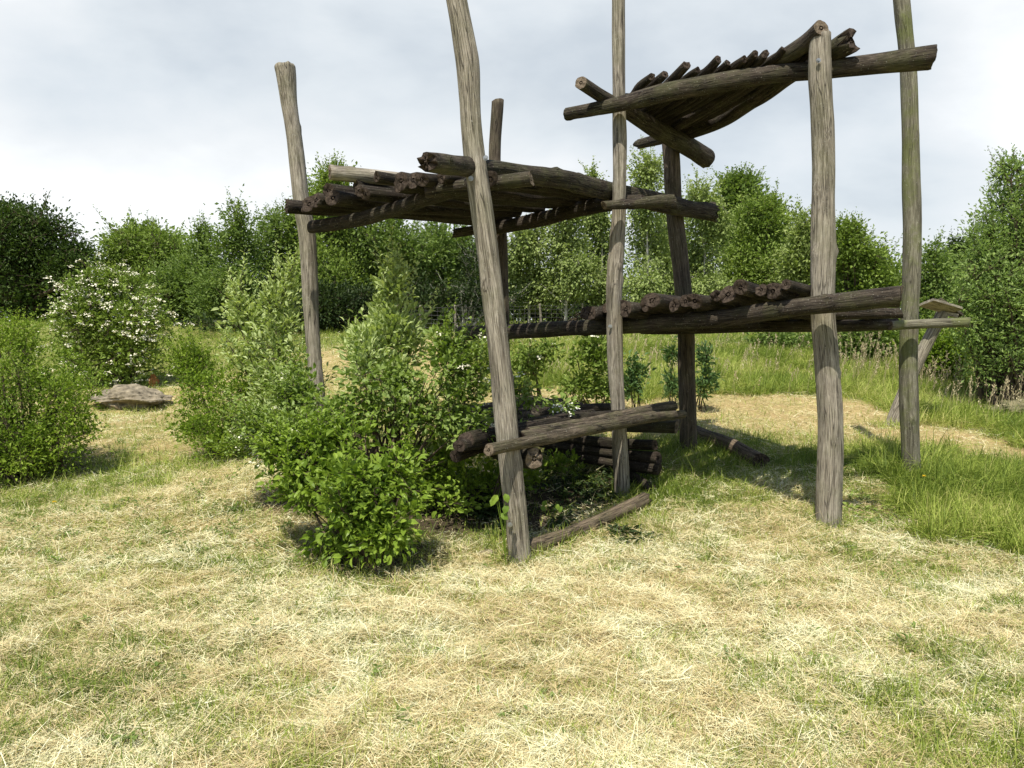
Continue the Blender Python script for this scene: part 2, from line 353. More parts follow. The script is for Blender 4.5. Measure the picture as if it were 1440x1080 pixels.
part('deck_log', [(950,178,9.1,16),(1020,135,8.4,18),(1080,92,7.8,20),(1110,76,7.55,22),(1135,60,7.38,23),(1155,39,7.22,22)], W_BEAM, E_LIGHT, 'curved log whose end turns up beside the post')

# middle platform (D-E-G-F)
part('beam', [(645,469,9.75,21),(720,466,9.35,22),(800,462,8.9,22),(866,458,8.42,22),(940,453,8.1,24),(1010,448,7.75,24),(1080,438,7.4,25),(1140,430,7.08,26),(1200,424,6.95,27),(1245,419,6.88,29),(1267,418,6.85,31)], W_BEAM, E_LIGHT, 'longest log, running under the middle platform', lump=.08, knots=2, sides=24)
part('beam', [(900,462,9.6,16),(964,461,9.3,17),(1060,459,9.0,17),(1160,458,8.75,17),(1262,456,8.46,16)], W_BEAM, E_DARK)
part('beam', [(1252,458,8.42,13),(1290,456,8.38,13),(1362,453,8.3,14)], W_POSTG, E_LIGHT, 'thin weathered pole fixed across the right post')
part('deck_log', [(1110,440,7.9,15),(1180,441,7.8,16),(1267,441,7.7,15)], W_DECK, E_DARK)
ml, mr = P(838, 441, 8.5), P(1140, 410, 7.3)
gl, gr = P(950, 447, 9.7), P(1255, 440, 8.6)
for i in range(16):
    r1 = np.random.default_rng(120 + i); t = (i - .1) / 15.4
    f = ml + (mr - ml) * t; q = gl + (gr - gl) * (t + r1.normal(0, .025)); d = unit(q - f)
    zz = r1.normal(0, .012) + (.045 if i in (5, 12, 13, 15) else 0)
    s0 = f - d * r1.uniform(.12, .33) + np.array([0, 0, zz + .01 + r1.normal(0, .02)]); s1 = q + d * r1.uniform(.0, .2) + np.array([0, 0, -.02])
    w = r1.uniform(.085, .165)
    make_log('deck_log', [s0, (s0 + s1) / 2 + np.array([0, 0, r1.normal(0, .015)]), s1], [w, w * .95, w * .85], W_DECK, E_DARK, frame, origin=FR, sides=18, lump=.15, jag=.16)

for i, (a, z, dp) in enumerate([(1068, .10, 7.6), (1092, .11, 7.5), (1118, .10, 7.4)]):
    f = P(a, 418, dp); f[2] += z * .5; q = P(a + 45, 436, dp + 1.0); q[2] += z
    make_log('deck_log', [f, (f + q) / 2, q], [.11, .12, .11], W_DECK, E_DARK, frame, origin=FR, sides=16, lump=.12, jag=.1)

# low platform (A-D)
part('deck_log', [(688,632,5.88,18),(750,620,6.28,17),(815,606,6.85,17),(870,596,7.42,16),(920,587,8.0,14),(961,582,8.55,12)], W_LOW, E_LIGHT, 'long front log of the low platform', lump=.08, knots=4)
part('deck_log', [(742,608,6.55,14),(800,599,7.05,15),(860,588,7.7,15),(905,578,8.3,15),(946,571,8.9,16)], W_LOW, E_DARK, lump=.08)
lowd = [((728,616,6.4),(925,583,8.45),-.01), ((705,609,6.75),(905,580,8.42),-.01), ((690,602,7.0),(822,591,8.0),.0), ((655,618,6.6),(830,581,8.6),-.01), ((650,606,6.9),(810,579,8.8),.02), ((648,596,7.3),(868,572,9.0),0),
        ((640,588,7.7),(790,571,9.1),.03), ((645,627,6.5),(740,608,7.4),0), ((640,612,7.2),(760,590,8.2),-.03), ((690,586,8.0),(815,571,9.2),0), ((700,577,8.5),(770,571,9.3),.03), ((640,632,6.6),(700,612,7.4),-.06)]
for i, (a, b_, dz) in enumerate(lowd):
    r1 = np.random.default_rng(160 + i); a = P(*a); b_ = P(*b_); a[2] += dz; b_[2] += dz; w = r1.uniform(.10, .15)
    make_log('deck_log', [a, (a + b_) / 2 + np.array([0, 0, r1.normal(0, .02)]), b_], [w, w, w * .85], W_DECK if i % 2 else W_LOW, E_DARK, frame, origin=FR, sides=16, lump=.12, jag=.1)
part('beam', [(752,645,6.25,30),(735,643,6.5,29),(690,630,7.4,25),(650,618,8.4,22)], W_BEAM, E_LIGHT, lump=.1, jag=.25)
part('beam', [(951,601,8.95,19),(920,600,9.0,19),(840,597,9.15,18),(720,594,9.4,17)], W_BEAM, E_LIGHT)
part('wall_log', [(921,626,8.4,15),(850,622,8.8,15),(760,612,9.5,14)], W_DECK, E_DARK)
part('wall_log', [(925,644,8.36,17),(850,636,8.8,15),(760,622,9.5,14)], W_DECK, E_DARK)
part('wall_log', [(927,660,8.32,16),(850,649,8.8,15),(770,634,9.5,14)], W_DECK, E_DARK)
# bolts
METAL = plain('galvanised_bolt', (.35, .36, .36), .4, .2, 40, .8)
import bmesh
def bolt(px, py, d):
    bm = bmesh.new(); bmesh.ops.create_cone(bm, cap_ends=True, segments=16, radius1=.019, radius2=.019, depth=.006)
    r = bmesh.ops.create_cone(bm, cap_ends=True, segments=6, radius1=.012, radius2=.011, depth=.016)
    bmesh.ops.translate(bm, verts=r['verts'], vec=(0, 0, .009))
    me = bpy.data.meshes.new('bolt'); bm.to_mesh(me); bm.free(); me.materials.append(METAL)
    o = link('bolt', me, frame); o.location = tuple(P(px, py, d) - FR); o.rotation_euler = (math.pi / 2, 0, 0)
bolt(1151, 85, 7.19); bolt(858, 459, 8.12); bolt(717, 738, 6.11); bolt(662, 251, 6.11); bolt(683, 222, 6.11)

# loose logs on the ground
def loose(spec, mat, emat, label, name='fallen_log', cat='log', group=None, **kw):
    pts = []; dia = []
    for a, b, d, w in spec:
        x, y = W(a, b + w * .45); dm = M(w, y); pts.append(np.array([x, y, G(x, y) + dm * .42 + .02])); dia.append(dm)
    o = np.mean(pts, axis=0); return make_log(name, pts, dia, mat, emat, None, label=label, origin=o, cat=cat, group=group, **kw)
loose([(733,776,6.2,23),(758,768,6.38,21),(800,755,6.6,17)], W_GND, E_LIGHT, 'short rotting log piece lying against the foot of the leaning front post', lump=.2, jag=.6, knots=6)
loose([(795,756,6.7,17),(850,731,7.25,19),(908,706,7.8,20)], W_GND, E_DARK, 'long thin log half sunk in cut grass in front of the low platform', lump=.12, jag=.3)
loose([(945,592,10.5,15),(991,614,9.75,18),(1035,634,9.25,20),(1069,650,8.95,22)], W_GND, E_DARK, 'grey log with ring shaped bark scars lying in platform shade', lump=.07, jag=.2)
loose([(885,672,8.6,13),(917,690,8.2,14)], W_DECK, E_DARK, 'dark log stub on the ground beside the slim middle post', lump=.12, jag=.3)
loose([(393,628,7.6,12),(424,632,7.5,11)], W_GND, E_DARK, 'small dark log stub poking out of the shrub left of the platforms', lump=.2, jag=.4)

# ------------------------------------------------------------ plants
def leaves_mesh(pos, d, nrm, L, Wd, fold, shape):
    n = len(pos); d = unit(d); side = unit(np.cross(d, nrm)); nn = np.cross(side, d)
    L = L[:, None]; Wd = Wd[:, None]
    b0 = pos; t = pos + d * L - nn * L * .12
    if shape == 4:
        l = pos + d * L * .45 + side * Wd * .5 + nn * L * fold; r = pos + d * L * .45 - side * Wd * .5 + nn * L * fold
        V = np.stack([b0, l, t, r], 1); i = np.arange(n)[:, None] * 4
        F = [np.vstack([i + np.array([0, 1, 2]), i + np.array([0, 2, 3])])]; k = 4
    else:
        l1 = pos + d * L * .25 + side * Wd * .42 + nn * L * fold; l2 = pos + d * L * .62 + side * Wd * .46 + nn * L * fold * .8
        r1 = pos + d * L * .25 - side * Wd * .42 + nn * L * fold; r2 = pos + d * L * .62 - side * Wd * .46 + nn * L * fold * .8
        m = pos + d * L * .5 + nn * L * .02
        V = np.stack([b0, l1, l2, t, r2, r1, m], 1); i = np.arange(n)[:, None] * 7
        F = [np.vstack([i + np.array([0, 1, 2, 6])[::-1], i + np.array([0, 6, 4, 5])[::-1]]), np.vstack([i + np.array([2, 3, 6])[::-1], i + np.array([6, 3, 4])[::-1]])]; k = 7
    return V, F, k

def bez(a, c, b, k):
    t = np.linspace(0, 1, k)[None, :, None]
    return (1 - t) ** 2 * a[:, None] + 2 * t * (1 - t) * c[:, None] + t * t * b[:, None]

def plant(name, label, cat, base, blobs, ntips, lpt, lsize, crad, lmat, bmat=BARK, multi=True, trunk_r=.06, up=.3, droop=0., shape=4, fold=.14,
          wratio=.55, group=None, flowers=0, fsize=.05, fmat=None, seed=1, shell=.45, lumpy=.35, stretch=.6, flat=1.0, nlimb=None, spike=0, leader=True, crown_name='crown', shoots=0, shootlen=.3):
    r = np.random.default_rng(seed)
    base = np.asarray(base, float)
    C = np.array([b[0] for b in blobs]) - base; Rr = np.array([b[1] for b in blobs])
    w = (Rr.prod(1)) ** (2 / 3.); w /= w.sum()
    bi = r.choice(len(blobs), ntips, p=w)
    dr = unit(r.normal(size=(ntips, 3)))
    az = np.arctan2(dr[:, 1], dr[:, 0])
    lum = 1 + lumpy * 2 * (vnoise(az * 2.1 + bi * 7.3 + seed, dr[:, 2] * 3 + seed * 3.1, seed % 6) - .5)
    rad = (shell + (1 - shell) * r.random(ntips) ** .7) * lum
    tips = C[bi] + Rr[bi] * dr * rad[:, None]
    if spike: tips[:, 2] += np.where(r.random(ntips) < .16, r.random(ntips) * spike, 0)
    tips = tips[tips[:, 2] > .04]
    nt_ = len(tips)
    cen = (C * w[:, None]).sum(0); top = tips[:, 2].max()
    nl = nlimb or max(5, nt_ // 14)
    li = r.choice(nt_, min(nl, nt_), replace=False)
    lt = tips[li]
    if multi:
        st = r.normal(0, 1, (len(li), 3)) * np.array([.07, .07, 0]) * (1 + Rr.max())
        st[:, 2] = -.05
        ctl = st * .5 + lt * np.array([.35, .35, .65]) + r.normal(0, .05, lt.shape)
        LP = bez(st, ctl, lt, 12)
        rr = trunk_r * .35 * np.linspace(1, .22, 12)[None] * r.uniform(.6, 1.2, (len(li), 1))
        LV, LF = batch_tubes(LP, rr, 6)
    else:
        k = 14; hz = np.linspace(-.1, top * .92 if leader else cen[2], k)
        tx = np.interp(hz, [0, max(cen[2], .1)], [0, cen[0]]) + .02 * top * (vnoise(hz * .9 + seed, hz * 0, 1) - .5)
        ty = np.interp(hz, [0, max(cen[2], .1)], [0, cen[1]]) + .02 * top * (vnoise(hz * .9 + seed, hz * 0 + 9, 2) - .5)
        TP = np.stack([tx, ty, hz], 1)[None]
        tr_ = (trunk_r * (1 - .93 * np.linspace(0, 1, k) ** .9) + trunk_r * .5 * np.exp(-np.linspace(0, 1, k) * 18))[None]
        TV, TF = batch_tubes(TP, tr_, 9)
        hh = np.clip(lt[:, 2] - np.linalg.norm(lt[:, :2] - cen[:2], axis=1) * .6 - .05 * top, .12 * top, hz[-1] * .97)
        st = np.stack([np.interp(hh, hz, tx), np.interp(hh, hz, ty), hh], 1)
        ctl = (st + lt) / 2 + np.array([0, 0, 1]) * (np.linalg.norm(lt - st, axis=1) * .12)[:, None] + r.normal(0, .03 * top, lt.shape)
        LP = bez(st, ctl, lt, 10)
        rr = trunk_r * .38 * np.linspace(1, .15, 10)[None] * np.clip(1.1 - hh / top, .3, 1)[:, None]
        LV, LF = batch_tubes(LP, rr, 5, len(TV)); LV = np.vstack([TV, LV]); LF = np.vstack([TF, LF])
    S = LP[:, 4:].reshape(-1, 3)
    near = np.empty((nt_, 3))
    for s in range(0, nt_, 500):
        D = np.linalg.norm(tips[s:s+500, None] - S[None], axis=2); near[s:s+500] = S[D.argmin(1)]
    near = near * 1.0
    ctl = (near + tips) / 2 + np.array([0, 0, 1.]) * (np.linalg.norm(tips - near, axis=1) * .1)[:, None]
    TW = bez(near, ctl, tips, 5)
    V2, F2 = batch_tubes(TW, np.maximum(trunk_r * .05, .0022) * np.linspace(1, .4, 5)[None] * np.ones((nt_, 1)), 4, len(LV))
    sh = None
    if shoots:
        oo = unit(tips - cen); sc = np.linalg.norm((tips - cen) / Rr.max(), axis=1) + oo[:, 2] * .7 + r.random(nt_) * .9
        si = np.argsort(-sc)[:shoots]; a0 = near[si] * .4 + tips[si] * .6
        dd = unit(oo[si] * .55 + np.array([0, 0, .25 + up]) + r.normal(0, .3, (len(si), 3))); ln = shootlen * r.uniform(.5, 1.5, len(si))
        e0 = tips[si] + dd * ln[:, None]; SP = bez(a0, tips[si] * .6 + (a0 + e0) * .2, e0, 8)
        V3, F3 = batch_tubes(SP, np.maximum(trunk_r * .06, .0025) * np.linspace(1, .3, 8)[None] * np.ones((len(si), 1)), 4, len(LV) + len(V2)); V2 = np.vstack([V2, V3]); F2 = np.vstack([F2, F3])
        q = max(8, int(shootlen / lsize * 4.5)); t_ = np.linspace(.25, 1, q); sp_ = np.stack([np.stack([np.interp(t_, np.linspace(0, 1, 8), SP[i, :, c_]) for c_ in range(3)], 1) for i in range(len(si))])
        sd_ = np.repeat(dd[:, None], q, 1); spi = np.tile(np.arange(q) * 2.4, (len(si), 1)) + r.uniform(0, 6, (len(si), 1))
        rad_ = np.stack([np.cos(spi), np.sin(spi), .2 * np.ones_like(spi)], -1)
        sh = (sp_.reshape(-1, 3) + r.normal(0, lsize * .25, (len(si) * q, 3)), unit(rad_ * .9 + sd_ * .7 + r.normal(0, .25, rad_.shape)).reshape(-1, 3), np.tile(np.linspace(1.1, .6, q), len(si)))
    root = empty(name, base, label, cat, group)
    link('trunk' if not multi else 'stems', np_mesh('trunk', np.vstack([LV, V2]), [np.vstack([LF, F2])], [bmat], smooth=True), root)
    # leaves
    N = nt_ * lpt; ti = np.repeat(np.arange(nt_), lpt)
    fr_ = r.random(N) ** .6
    ax = unit(tips - near + 1e-4 * r.normal(size=tips.shape))
    path = tips[ti] * fr_[:, None] + near[ti] * (1 - fr_[:, None]) if stretch > 0 else tips[ti]
    path = tips[ti] + (path - tips[ti]) * stretch
    jit = r.normal(size=(N, 3)); jit[:, 2] *= .75 * flat
    sz = r.uniform(.55, 1.45, nt_)[ti]
    pos = path + jit * crad * sz[:, None]
    out = unit(pos - path + 1e-5)
    d = unit(out * .9 + ax[ti] * .7 + r.normal(size=(N, 3)) * .45 + np.array([0, 0, up]) - np.array([0, 0, droop]))
    nrm = unit(r.normal(size=(N, 3)) * .6 + np.array([0, 0, 1.0]) + out * .5)
    keep = pos[:, 2] > .01
    pos, d, nrm = pos[keep], d[keep], nrm[keep]; N = len(pos)
    L = lsize * r.uniform(.45, 1.45, N)
    clump = r.random(nt_)[ti][keep]
    if sh is not None:
        pos = np.vstack([pos, sh[0]]); d = np.vstack([d, sh[1]]); nrm = np.vstack([nrm, unit(r.normal(size=sh[0].shape) * .4 + np.array([0, 0, 1.]))])
        L = np.concatenate([L, lsize * sh[2] * r.uniform(.8, 1.2, len(sh[0]))]); clump = np.concatenate([clump, .75 + .25 * r.random(len(sh[0]))]); N = len(pos)
    V, F, k = leaves_mesh(pos, d, nrm, L, L * wratio, fold, shape)
    rnd = np.repeat(np.clip(.65 * r.random(N) + .35 * clump, 0, 1), k)
    link(crown_name, np_mesh('crown', V, F, [lmat], {'rnd': ('FLOAT', rnd)}), root)
    if flowers:
        outn = unit(tips - cen); score = outn[:, 2] * .6 - outn[:, 1] * .6 + np.linalg.norm((tips - cen) / Rr.max(), axis=1) + r.random(nt_) * .7
        fi = np.argsort(-score)[:flowers]
        fp = tips[fi] + outn[fi] * crad * 1.25 + r.normal(0, crad * .9, (len(fi), 3))
        # each flower head: a low dome of many small petals
        q = 14; fpp = np.repeat(fp, q, 0); jj = r.normal(0, .42, (len(fpp), 3)); jj[:, 2] = jj[:, 2] * .3 + .25 - .5 * (jj[:, :2] ** 2).sum(1)
        fs = np.repeat(fsize * r.uniform(.6, 1.3, len(fi)), q)
        fpp = fpp + jj * fs[:, None]
        V, F, k = leaves_mesh(fpp, unit(r.normal(size=fpp.shape) * np.array([1, 1, .2])), unit(r.normal(size=fpp.shape) * .35 + np.array([0, -.25, 1])), fs * .45, fs * .4, .05, 4)
        link('blossom', np_mesh('blossom', V, F, [fmat or FLOWER]), root, kind='stuff')
    return root

def bl_(px, py, rx, ry, d, dy=.85):
    """a lobe of foliage measured at the photograph, with its own depth"""
    return (P(px, py, d), np.array([M(rx, d), M(rx, d) * dy, M(ry, d)]))
def gb(px, d):
    x = P(px, 500, d)[0]; return (x, d, G(x, d))

# --- shrubs round the frame
plant('shrub', 'dense dark green broadleaf shrub in front of the low platform, nearest to the viewer', 'shrub', gb(520, 6.0),
      [bl_(500,690,66,50,5.9), bl_(430,680,48,40,6.1), bl_(400,640,26,30,6.2), bl_(560,665,36,34,6.0), bl_(515,740,56,38,5.85), bl_(465,625,50,32,6.3), bl_(580,705,22,20,5.8), bl_(545,755,40,24,5.8), bl_(470,765,40,20,5.95)],
      480, 13, .058, .044, LF_MID, shape=7, trunk_r=.05, seed=3, shell=.3, lumpy=.5, shoots=90, shootlen=.24, wratio=.56, up=.1)
plant('shrub', 'wide tangled dogwood shrub with cream flower heads behind the dark green one', 'shrub', gb(540, 7.2),
      [bl_(450,600,60,40,7.0), bl_(510,570,42,50,7.0), bl_(590,575,60,50,7.1), bl_(650,525,36,40,7.0), bl_(625,500,24,32,7.1), bl_(645,600,44,38,7.0), bl_(420,560,34,34,7.4), bl_(380,620,36,26,7.0), bl_(560,540,26,34,7.2)],
      520, 13, .052, .046, LF_DOG, shape=7, trunk_r=.05, seed=4, shell=.25, lumpy=.55, shoots=150, shootlen=.34, wratio=.6, up=.15, flowers=60, fsize=.045, spike=.12)
plant('shrub', 'tall spire of silvery upturned leaves rising right of the flared top post', 'shrub', gb(545, 7.9),
      [bl_(548,420,22,40,7.5), bl_(540,465,38,36,7.5), bl_(530,515,50,40,7.4), bl_(575,480,26,36,7.6), bl_(505,485,24,30,7.6), bl_(553,392,9,22,7.6)],
      260, 13, .066, .045, LF_SIL, shape=7, trunk_r=.05, seed=5, shell=.2, lumpy=.5, shoots=40, shootlen=.25, up=.9, wratio=.42, spike=.1)
plant('shrub', 'pale silvery shrub with upright shoots just left of the flared top post', 'shrub', gb(385, 8.9),
      [bl_(408,400,16,36,8.8), bl_(398,450,34,40,8.8), bl_(343,450,22,34,8.8), bl_(370,490,50,36,8.8), bl_(400,540,55,42,8.6), bl_(410,590,50,40,8.3), bl_(332,430,9,16,8.8), bl_(415,376,7,16,8.8)],
      300, 13, .066, .055, LF_SIL, shape=7, trunk_r=.06, seed=6, shell=.2, lumpy=.5, shoots=70, shootlen=.3, up=.8, wratio=.42, spike=.12)
plant('shrub', 'low yellowish green bush between the boulder and the silvery shrub', 'shrub', gb(315, 9.4),
      [bl_(285,555,36,36,9.6), bl_(345,550,45,45,9.2), bl_(270,505,22,16,10), bl_(305,600,45,26,9.2), bl_(275,525,32,24,10), bl_(370,600,38,34,8.9), bl_(330,625,50,16,9.0), bl_(270,600,24,20,9.5), bl_(390,560,40,40,8.8)],
      680, 17, .042, .06, LF_YEL, shape=4, trunk_r=.03, seed=7, shell=.3, lumpy=.6, shoots=130, shootlen=.4, up=.3)
plant('shrub', 'dark shaded shrub growing beneath the low platform left of the leaning post', 'shrub', gb(640, 7.6),
      [bl_(640,670,45,55,7.4), bl_(600,670,35,50,7.2), bl_(680,680,34,50,7.8), bl_(730,670,34,40,8.2), bl_(790,665,34,30,8.8), bl_(640,715,40,22,7.0)],
      360, 11, .055, .06, LF_MID, shape=7, trunk_r=.03, seed=8, shell=.2)
plant('shrub', 'thin arching sprig with white flower heads hanging over the low platform', 'shrub', gb(700, 7.7),
      [bl_(725,540,24,18,7.6), bl_(755,560,28,14,7.5), bl_(790,572,14,8,7.4), bl_(715,575,14,20,7.7)],
      48, 9, .055, .04, LF_DOG, shape=7, trunk_r=.03, seed=9, shell=.1, droop=.5, flowers=12, fsize=.05, fmat=FLOWER_W)
plant('shrub', 'big bright green bush at the left edge, nearest the left border', 'shrub', gb(40, 9.2),
      [bl_(30,550,75,85,9.3), bl_(85,575,50,68,9.2), bl_(-20,600,70,70,9.1), bl_(10,480,42,30,9.5), bl_(60,625,45,32,9.0), bl_(-90,560,80,90,9.5), bl_(95,530,22,30,9.6), bl_(40,650,60,18,9.0), bl_(-30,650,60,24,8.9), bl_(110,600,24,30,9.1)],
      1500, 17, .040, .065, LF_YEL, shape=4, trunk_r=.045, seed=10, shell=.4, lumpy=.6, shoots=200, shootlen=.22, up=.25, spike=.12)
plant('elder_bush', 'rounded elder bush covered in white blossom behind the boulder', 'bush', gb(160, 18.0),
      [bl_(150,460,72,62,17.2), bl_(100,455,34,40,16.8), bl_(200,450,30,36,16.8), bl_(150,410,50,26,17.2), bl_(125,440,50,45,17), bl_(185,470,45,45,17), bl_(165,505,70,30,17.2)],
      760, 15, .085, .14, LF_FLB, trunk_r=.12, seed=12, shell=.5, lumpy=.5, shoots=90, shootlen=.3, flowers=420, fsize=.085, fmat=FLOWER)
# shrubs behind the frame
plant('shrub', 'leafy shrub with a few white flowers seen under the middle platform beside the slim post', 'shrub', gb(835, 11.2),
      [bl_(835,505,34,34,11), bl_(815,545,32,22,11), bl_(850,550,22,18,11), bl_(838,478,16,10,11)],
      150, 11, .07, .065, LF_LITE, shape=7, trunk_r=.05, seed=13, shell=.2, flowers=8, fsize=.07)
plant('shrub', 'leafy shrub just right of the leaning post under the long log', 'shrub', gb(748, 11.5),
      [bl_(750,500,34,20,11.3), bl_(735,520,26,22,11.3), bl_(775,490,18,16,11.3)],
      100, 11, .065, .06, LF_LITE, shape=7, trunk_r=.05, seed=14, shell=.2, flowers=4, fsize=.07)
plant('leafy_weed', 'bluish green leafy weed right of the slim middle post', 'weed', gb(893, 11.8),
      [bl_(893,520,16,34,11.6), bl_(885,545,18,18,11.6)], 60, 12, .07, .05, LF_BLU, trunk_r=.03, seed=15, shell=.1, up=.5)
plant('thistle', 'thistle left of the dark brown back post', 'weed', gb(948, 12.5),
      [bl_(944,500,9,26,12.3), bl_(946,540,12,22,12.3)], 40, 12, .085, .035, LF_BLU, trunk_r=.03, seed=16, shell=.1, up=.3, wratio=.3)
plant('thistle', 'branching thistle right of the dark brown back post', 'weed', gb(990, 12.2),
      [bl_(990,505,12,22,12), bl_(993,540,17,24,12)], 55, 12, .085, .035, LF_BLU, trunk_r=.03, seed=17, shell=.1, up=.3, wratio=.3)
plant('shrub', 'low dark bush at the meadow edge right of the dark brown post', 'shrub', gb(1105, 20),
      [bl_(1105,482,32,18,19.5), bl_(1075,478,18,12,19.5), bl_(1140,485,22,18,19.5)], 200, 12, .10, .13, LF_TREE, trunk_r=.06, seed=18)
plant('shrub', 'dark green bush seen between the thick pale post and the mossy post', 'shrub', gb(1215, 18.5),
      [bl_(1215,475,42,34,18), bl_(1185,490,25,22,18), bl_(1250,480,22,30,18)], 330, 13, .10, .13, LF_TREE, trunk_r=.06, seed=19)
plant('shrub', 'bright yellow green bush behind the leaning bird table', 'shrub', gb(1325, 16.5),
      [bl_(1320,490,38,34,16), bl_(1345,500,24,28,16)], 260, 14, .085, .11, LF_YEL, trunk_r=.06, seed=20)
plant('willow_bush', 'tall grey green willow bush at the right edge', 'bush', gb(1415, 13.6),
      [bl_(1450,290,52,62,13.5), bl_(1420,330,44,50,13.5), bl_(1385,350,26,34,13.4), bl_(1385,420,42,70,13.2), bl_(1410,390,50,70,13.3), bl_(1440,440,70,110,13.5), bl_(1395,490,42,55,13.3), bl_(1480,330,60,90,13.8), bl_(1500,480,70,90,13.6), bl_(1370,430,20,40,13.2), bl_(1418,250,16,20,13.5)],
      2500, 16, .066, .10, LF_WIL, trunk_r=.12, seed=21, shell=.4, lumpy=.45, shoots=200, shootlen=.28, up=.4, wratio=.45, spike=.15)

# --- background trees
def tree(name, label, px, d, lobes, lmat, nt=420, lpt=16, ls=.12, cr=.24, multi=False, tr=.12, bm=BARK, seed=1, grp=None, **kw):
    if grp is None: grp = None
    s = d / 28.0
    return plant(name, label, 'tree', gb(px, d), [bl_(a, b_, c, e, d + (k % 3 - 1) * .5) for k, (a, b_, c, e) in enumerate(lobes)], int(nt * 1.25), int(lpt * 1.5), ls * s, cr * s, lmat, bm, multi, tr * s, seed=seed, group=grp, **{**dict(lumpy=.6, shoots=int(nt * .13), shootlen=.55 * s), **kw})
tree('oak_tree', 'large dark oak filling the left edge of the skyline', 40, 40, [(20,330,55,44),(60,345,50,44),(112,362,20,20),(95,375,38,32),(10,400,80,60),(75,420,50,45),(-60,370,60,70),(5,305,28,20)], LF_OAK, 1500, 16, .12, .2, tr=.35, seed=31, lumpy=.4, shoots=20)
tree('round_tree', 'round yellow green tree crown behind the blossoming elder', 205, 44, [(205,355,52,36),(172,350,28,24),(240,355,32,26),(215,390,60,40),(200,328,28,12),(175,385,35,30)], LF_LITE, 800, 16, .11, .17, tr=.2, seed=32, lumpy=.4, shoots=20)
tree('small_tree', 'dull green tree low between the elder and the slender airy tree', 255, 30, [(245,410,40,34),(275,425,32,45),(235,450,40,40)], LF_TREE, 480, 15, seed=33, multi=True)
tree('slender_tree', 'slender airy tree with sparse top left of the flared top post', 333, 27, [(333,320,15,30),(322,350,26,26),(345,355,20,26),(330,400,40,36),(300,420,32,50),(350,440,34,45)], LF_TREE, 520, 13, seed=34, shell=.25, spike=.15)
tree('tree', 'thin pointed tree just right of the round yellow green crown', 290, 31, [(285,345,13,20),(288,385,26,36),(275,430,28,50)], LF_TREE, 340, 13, seed=35, spike=.15)
tree('tree', 'full green tree standing right behind the flared top post', 400, 29, [(402,325,28,26),(385,360,32,35),(400,410,50,55),(370,440,40,45),(425,380,30,40)], LF_TREE, 760, 15, seed=36, spike=.15)
tree('tree', 'bright green tree top poking up above the left end of the upper left platform', 468, 28, [(468,262,24,22),(455,300,32,34),(480,330,36,36),(460,390,52,50)], LF_LITE, 800, 15, seed=37)
tree('tree', 'dark green tree below the upper left platform', 540, 29, [(540,350,48,36),(515,390,44,44),(565,400,44,44)], LF_TREE, 700, 16, seed=38)
tree('tree', 'dark green tree left of the leaning post below the platform', 625, 31, [(620,355,42,34),(650,360,28,34),(610,400,44,44),(655,410,40,44)], LF_TREE, 640, 15, seed=39)
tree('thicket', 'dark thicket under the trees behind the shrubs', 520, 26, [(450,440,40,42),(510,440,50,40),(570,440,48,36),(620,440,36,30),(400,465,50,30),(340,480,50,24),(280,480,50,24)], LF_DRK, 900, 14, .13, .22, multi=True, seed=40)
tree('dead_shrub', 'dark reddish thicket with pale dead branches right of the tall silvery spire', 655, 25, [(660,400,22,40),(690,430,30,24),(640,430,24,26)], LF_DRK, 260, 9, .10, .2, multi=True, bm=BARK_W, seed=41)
BIRL = [('birch wisping up just right of the leaning post', 745, 26, [(745,345,30,30),(735,395,34,40),(760,400,30,40),(728,360,16,20)]),
        ('birch with a white trunk foot standing behind the wire fence', 796, 25, [(800,300,17,24),(795,345,30,36),(790,400,36,36),(815,380,24,36)]),
        ('birch whose sparse top shows left of the slim middle post', 845, 26, [(836,262,9,24),(838,310,22,34),(845,360,30,44),(850,410,34,34)]),
        ('tallest sparse birch between the slim post and the dark brown post', 912, 24, [(912,250,20,32),(905,300,28,34),(915,350,34,40),(905,405,36,36)]),
        ('birch right of the dark brown back post', 985, 26, [(985,285,22,26),(1000,320,30,34),(980,370,34,44),(1000,410,34,34)]),
        ('leafy birch behind the left end of the middle deck', 940, 29, [(945,330,26,36),(945,380,34,44),(960,420,30,24)])]
for k, (lb, px, d, lobes) in enumerate(BIRL):
    tree('birch_tree', 'light green ' + lb, px, d, lobes, LF_BIR, 520 if k != 3 else 460, 13, .10, .17, tr=.06, bm=BARK_W, seed=50 + k, shell=.15, droop=.6, up=0, stretch=.8, spike=.15, wratio=.7)
tree('tree', 'dark bushy tree top standing highest on the skyline right of the birches', 1042, 38, [(1042,270,22,22),(1030,295,22,24),(1055,295,26,24),(1045,335,42,40)], LF_TREE, 560, 17, .14, .2, seed=60)
tree('tree', 'broad mid green tree left of the thick pale post', 1085, 29, [(1078,305,26,22),(1060,340,34,34),(1100,340,32,34),(1080,385,56,44),(1040,395,40,44),(1120,405,36,40)], LF_LITE, 900, 15, seed=61, spike=.2)
tree('tree', 'light green tree with feathery shoots directly behind the thick pale post', 1150, 26, [(1135,340,24,30),(1150,375,40,36),(1140,420,46,36),(1120,375,20,26)], LF_BIR, 620, 14, .13, .2, seed=62, spike=.15, multi=True)
tree('tree', 'light green tree right of the thick pale post above the middle platform', 1200, 25, [(1195,345,24,28),(1215,375,32,28),(1190,395,40,40),(1235,390,24,28),(1210,430,46,30),(1255,405,14,26)], LF_LITE, 760, 15, .13, .2, seed=63, spike=.15, multi=True)
tree('tree', 'distant dull green tree just right of the mossy post', 1318, 32, [(1312,370,14,20),(1305,400,24,30),(1325,410,26,36),(1315,445,34,34)], LF_TREE, 420, 13, seed=64, spike=.15)
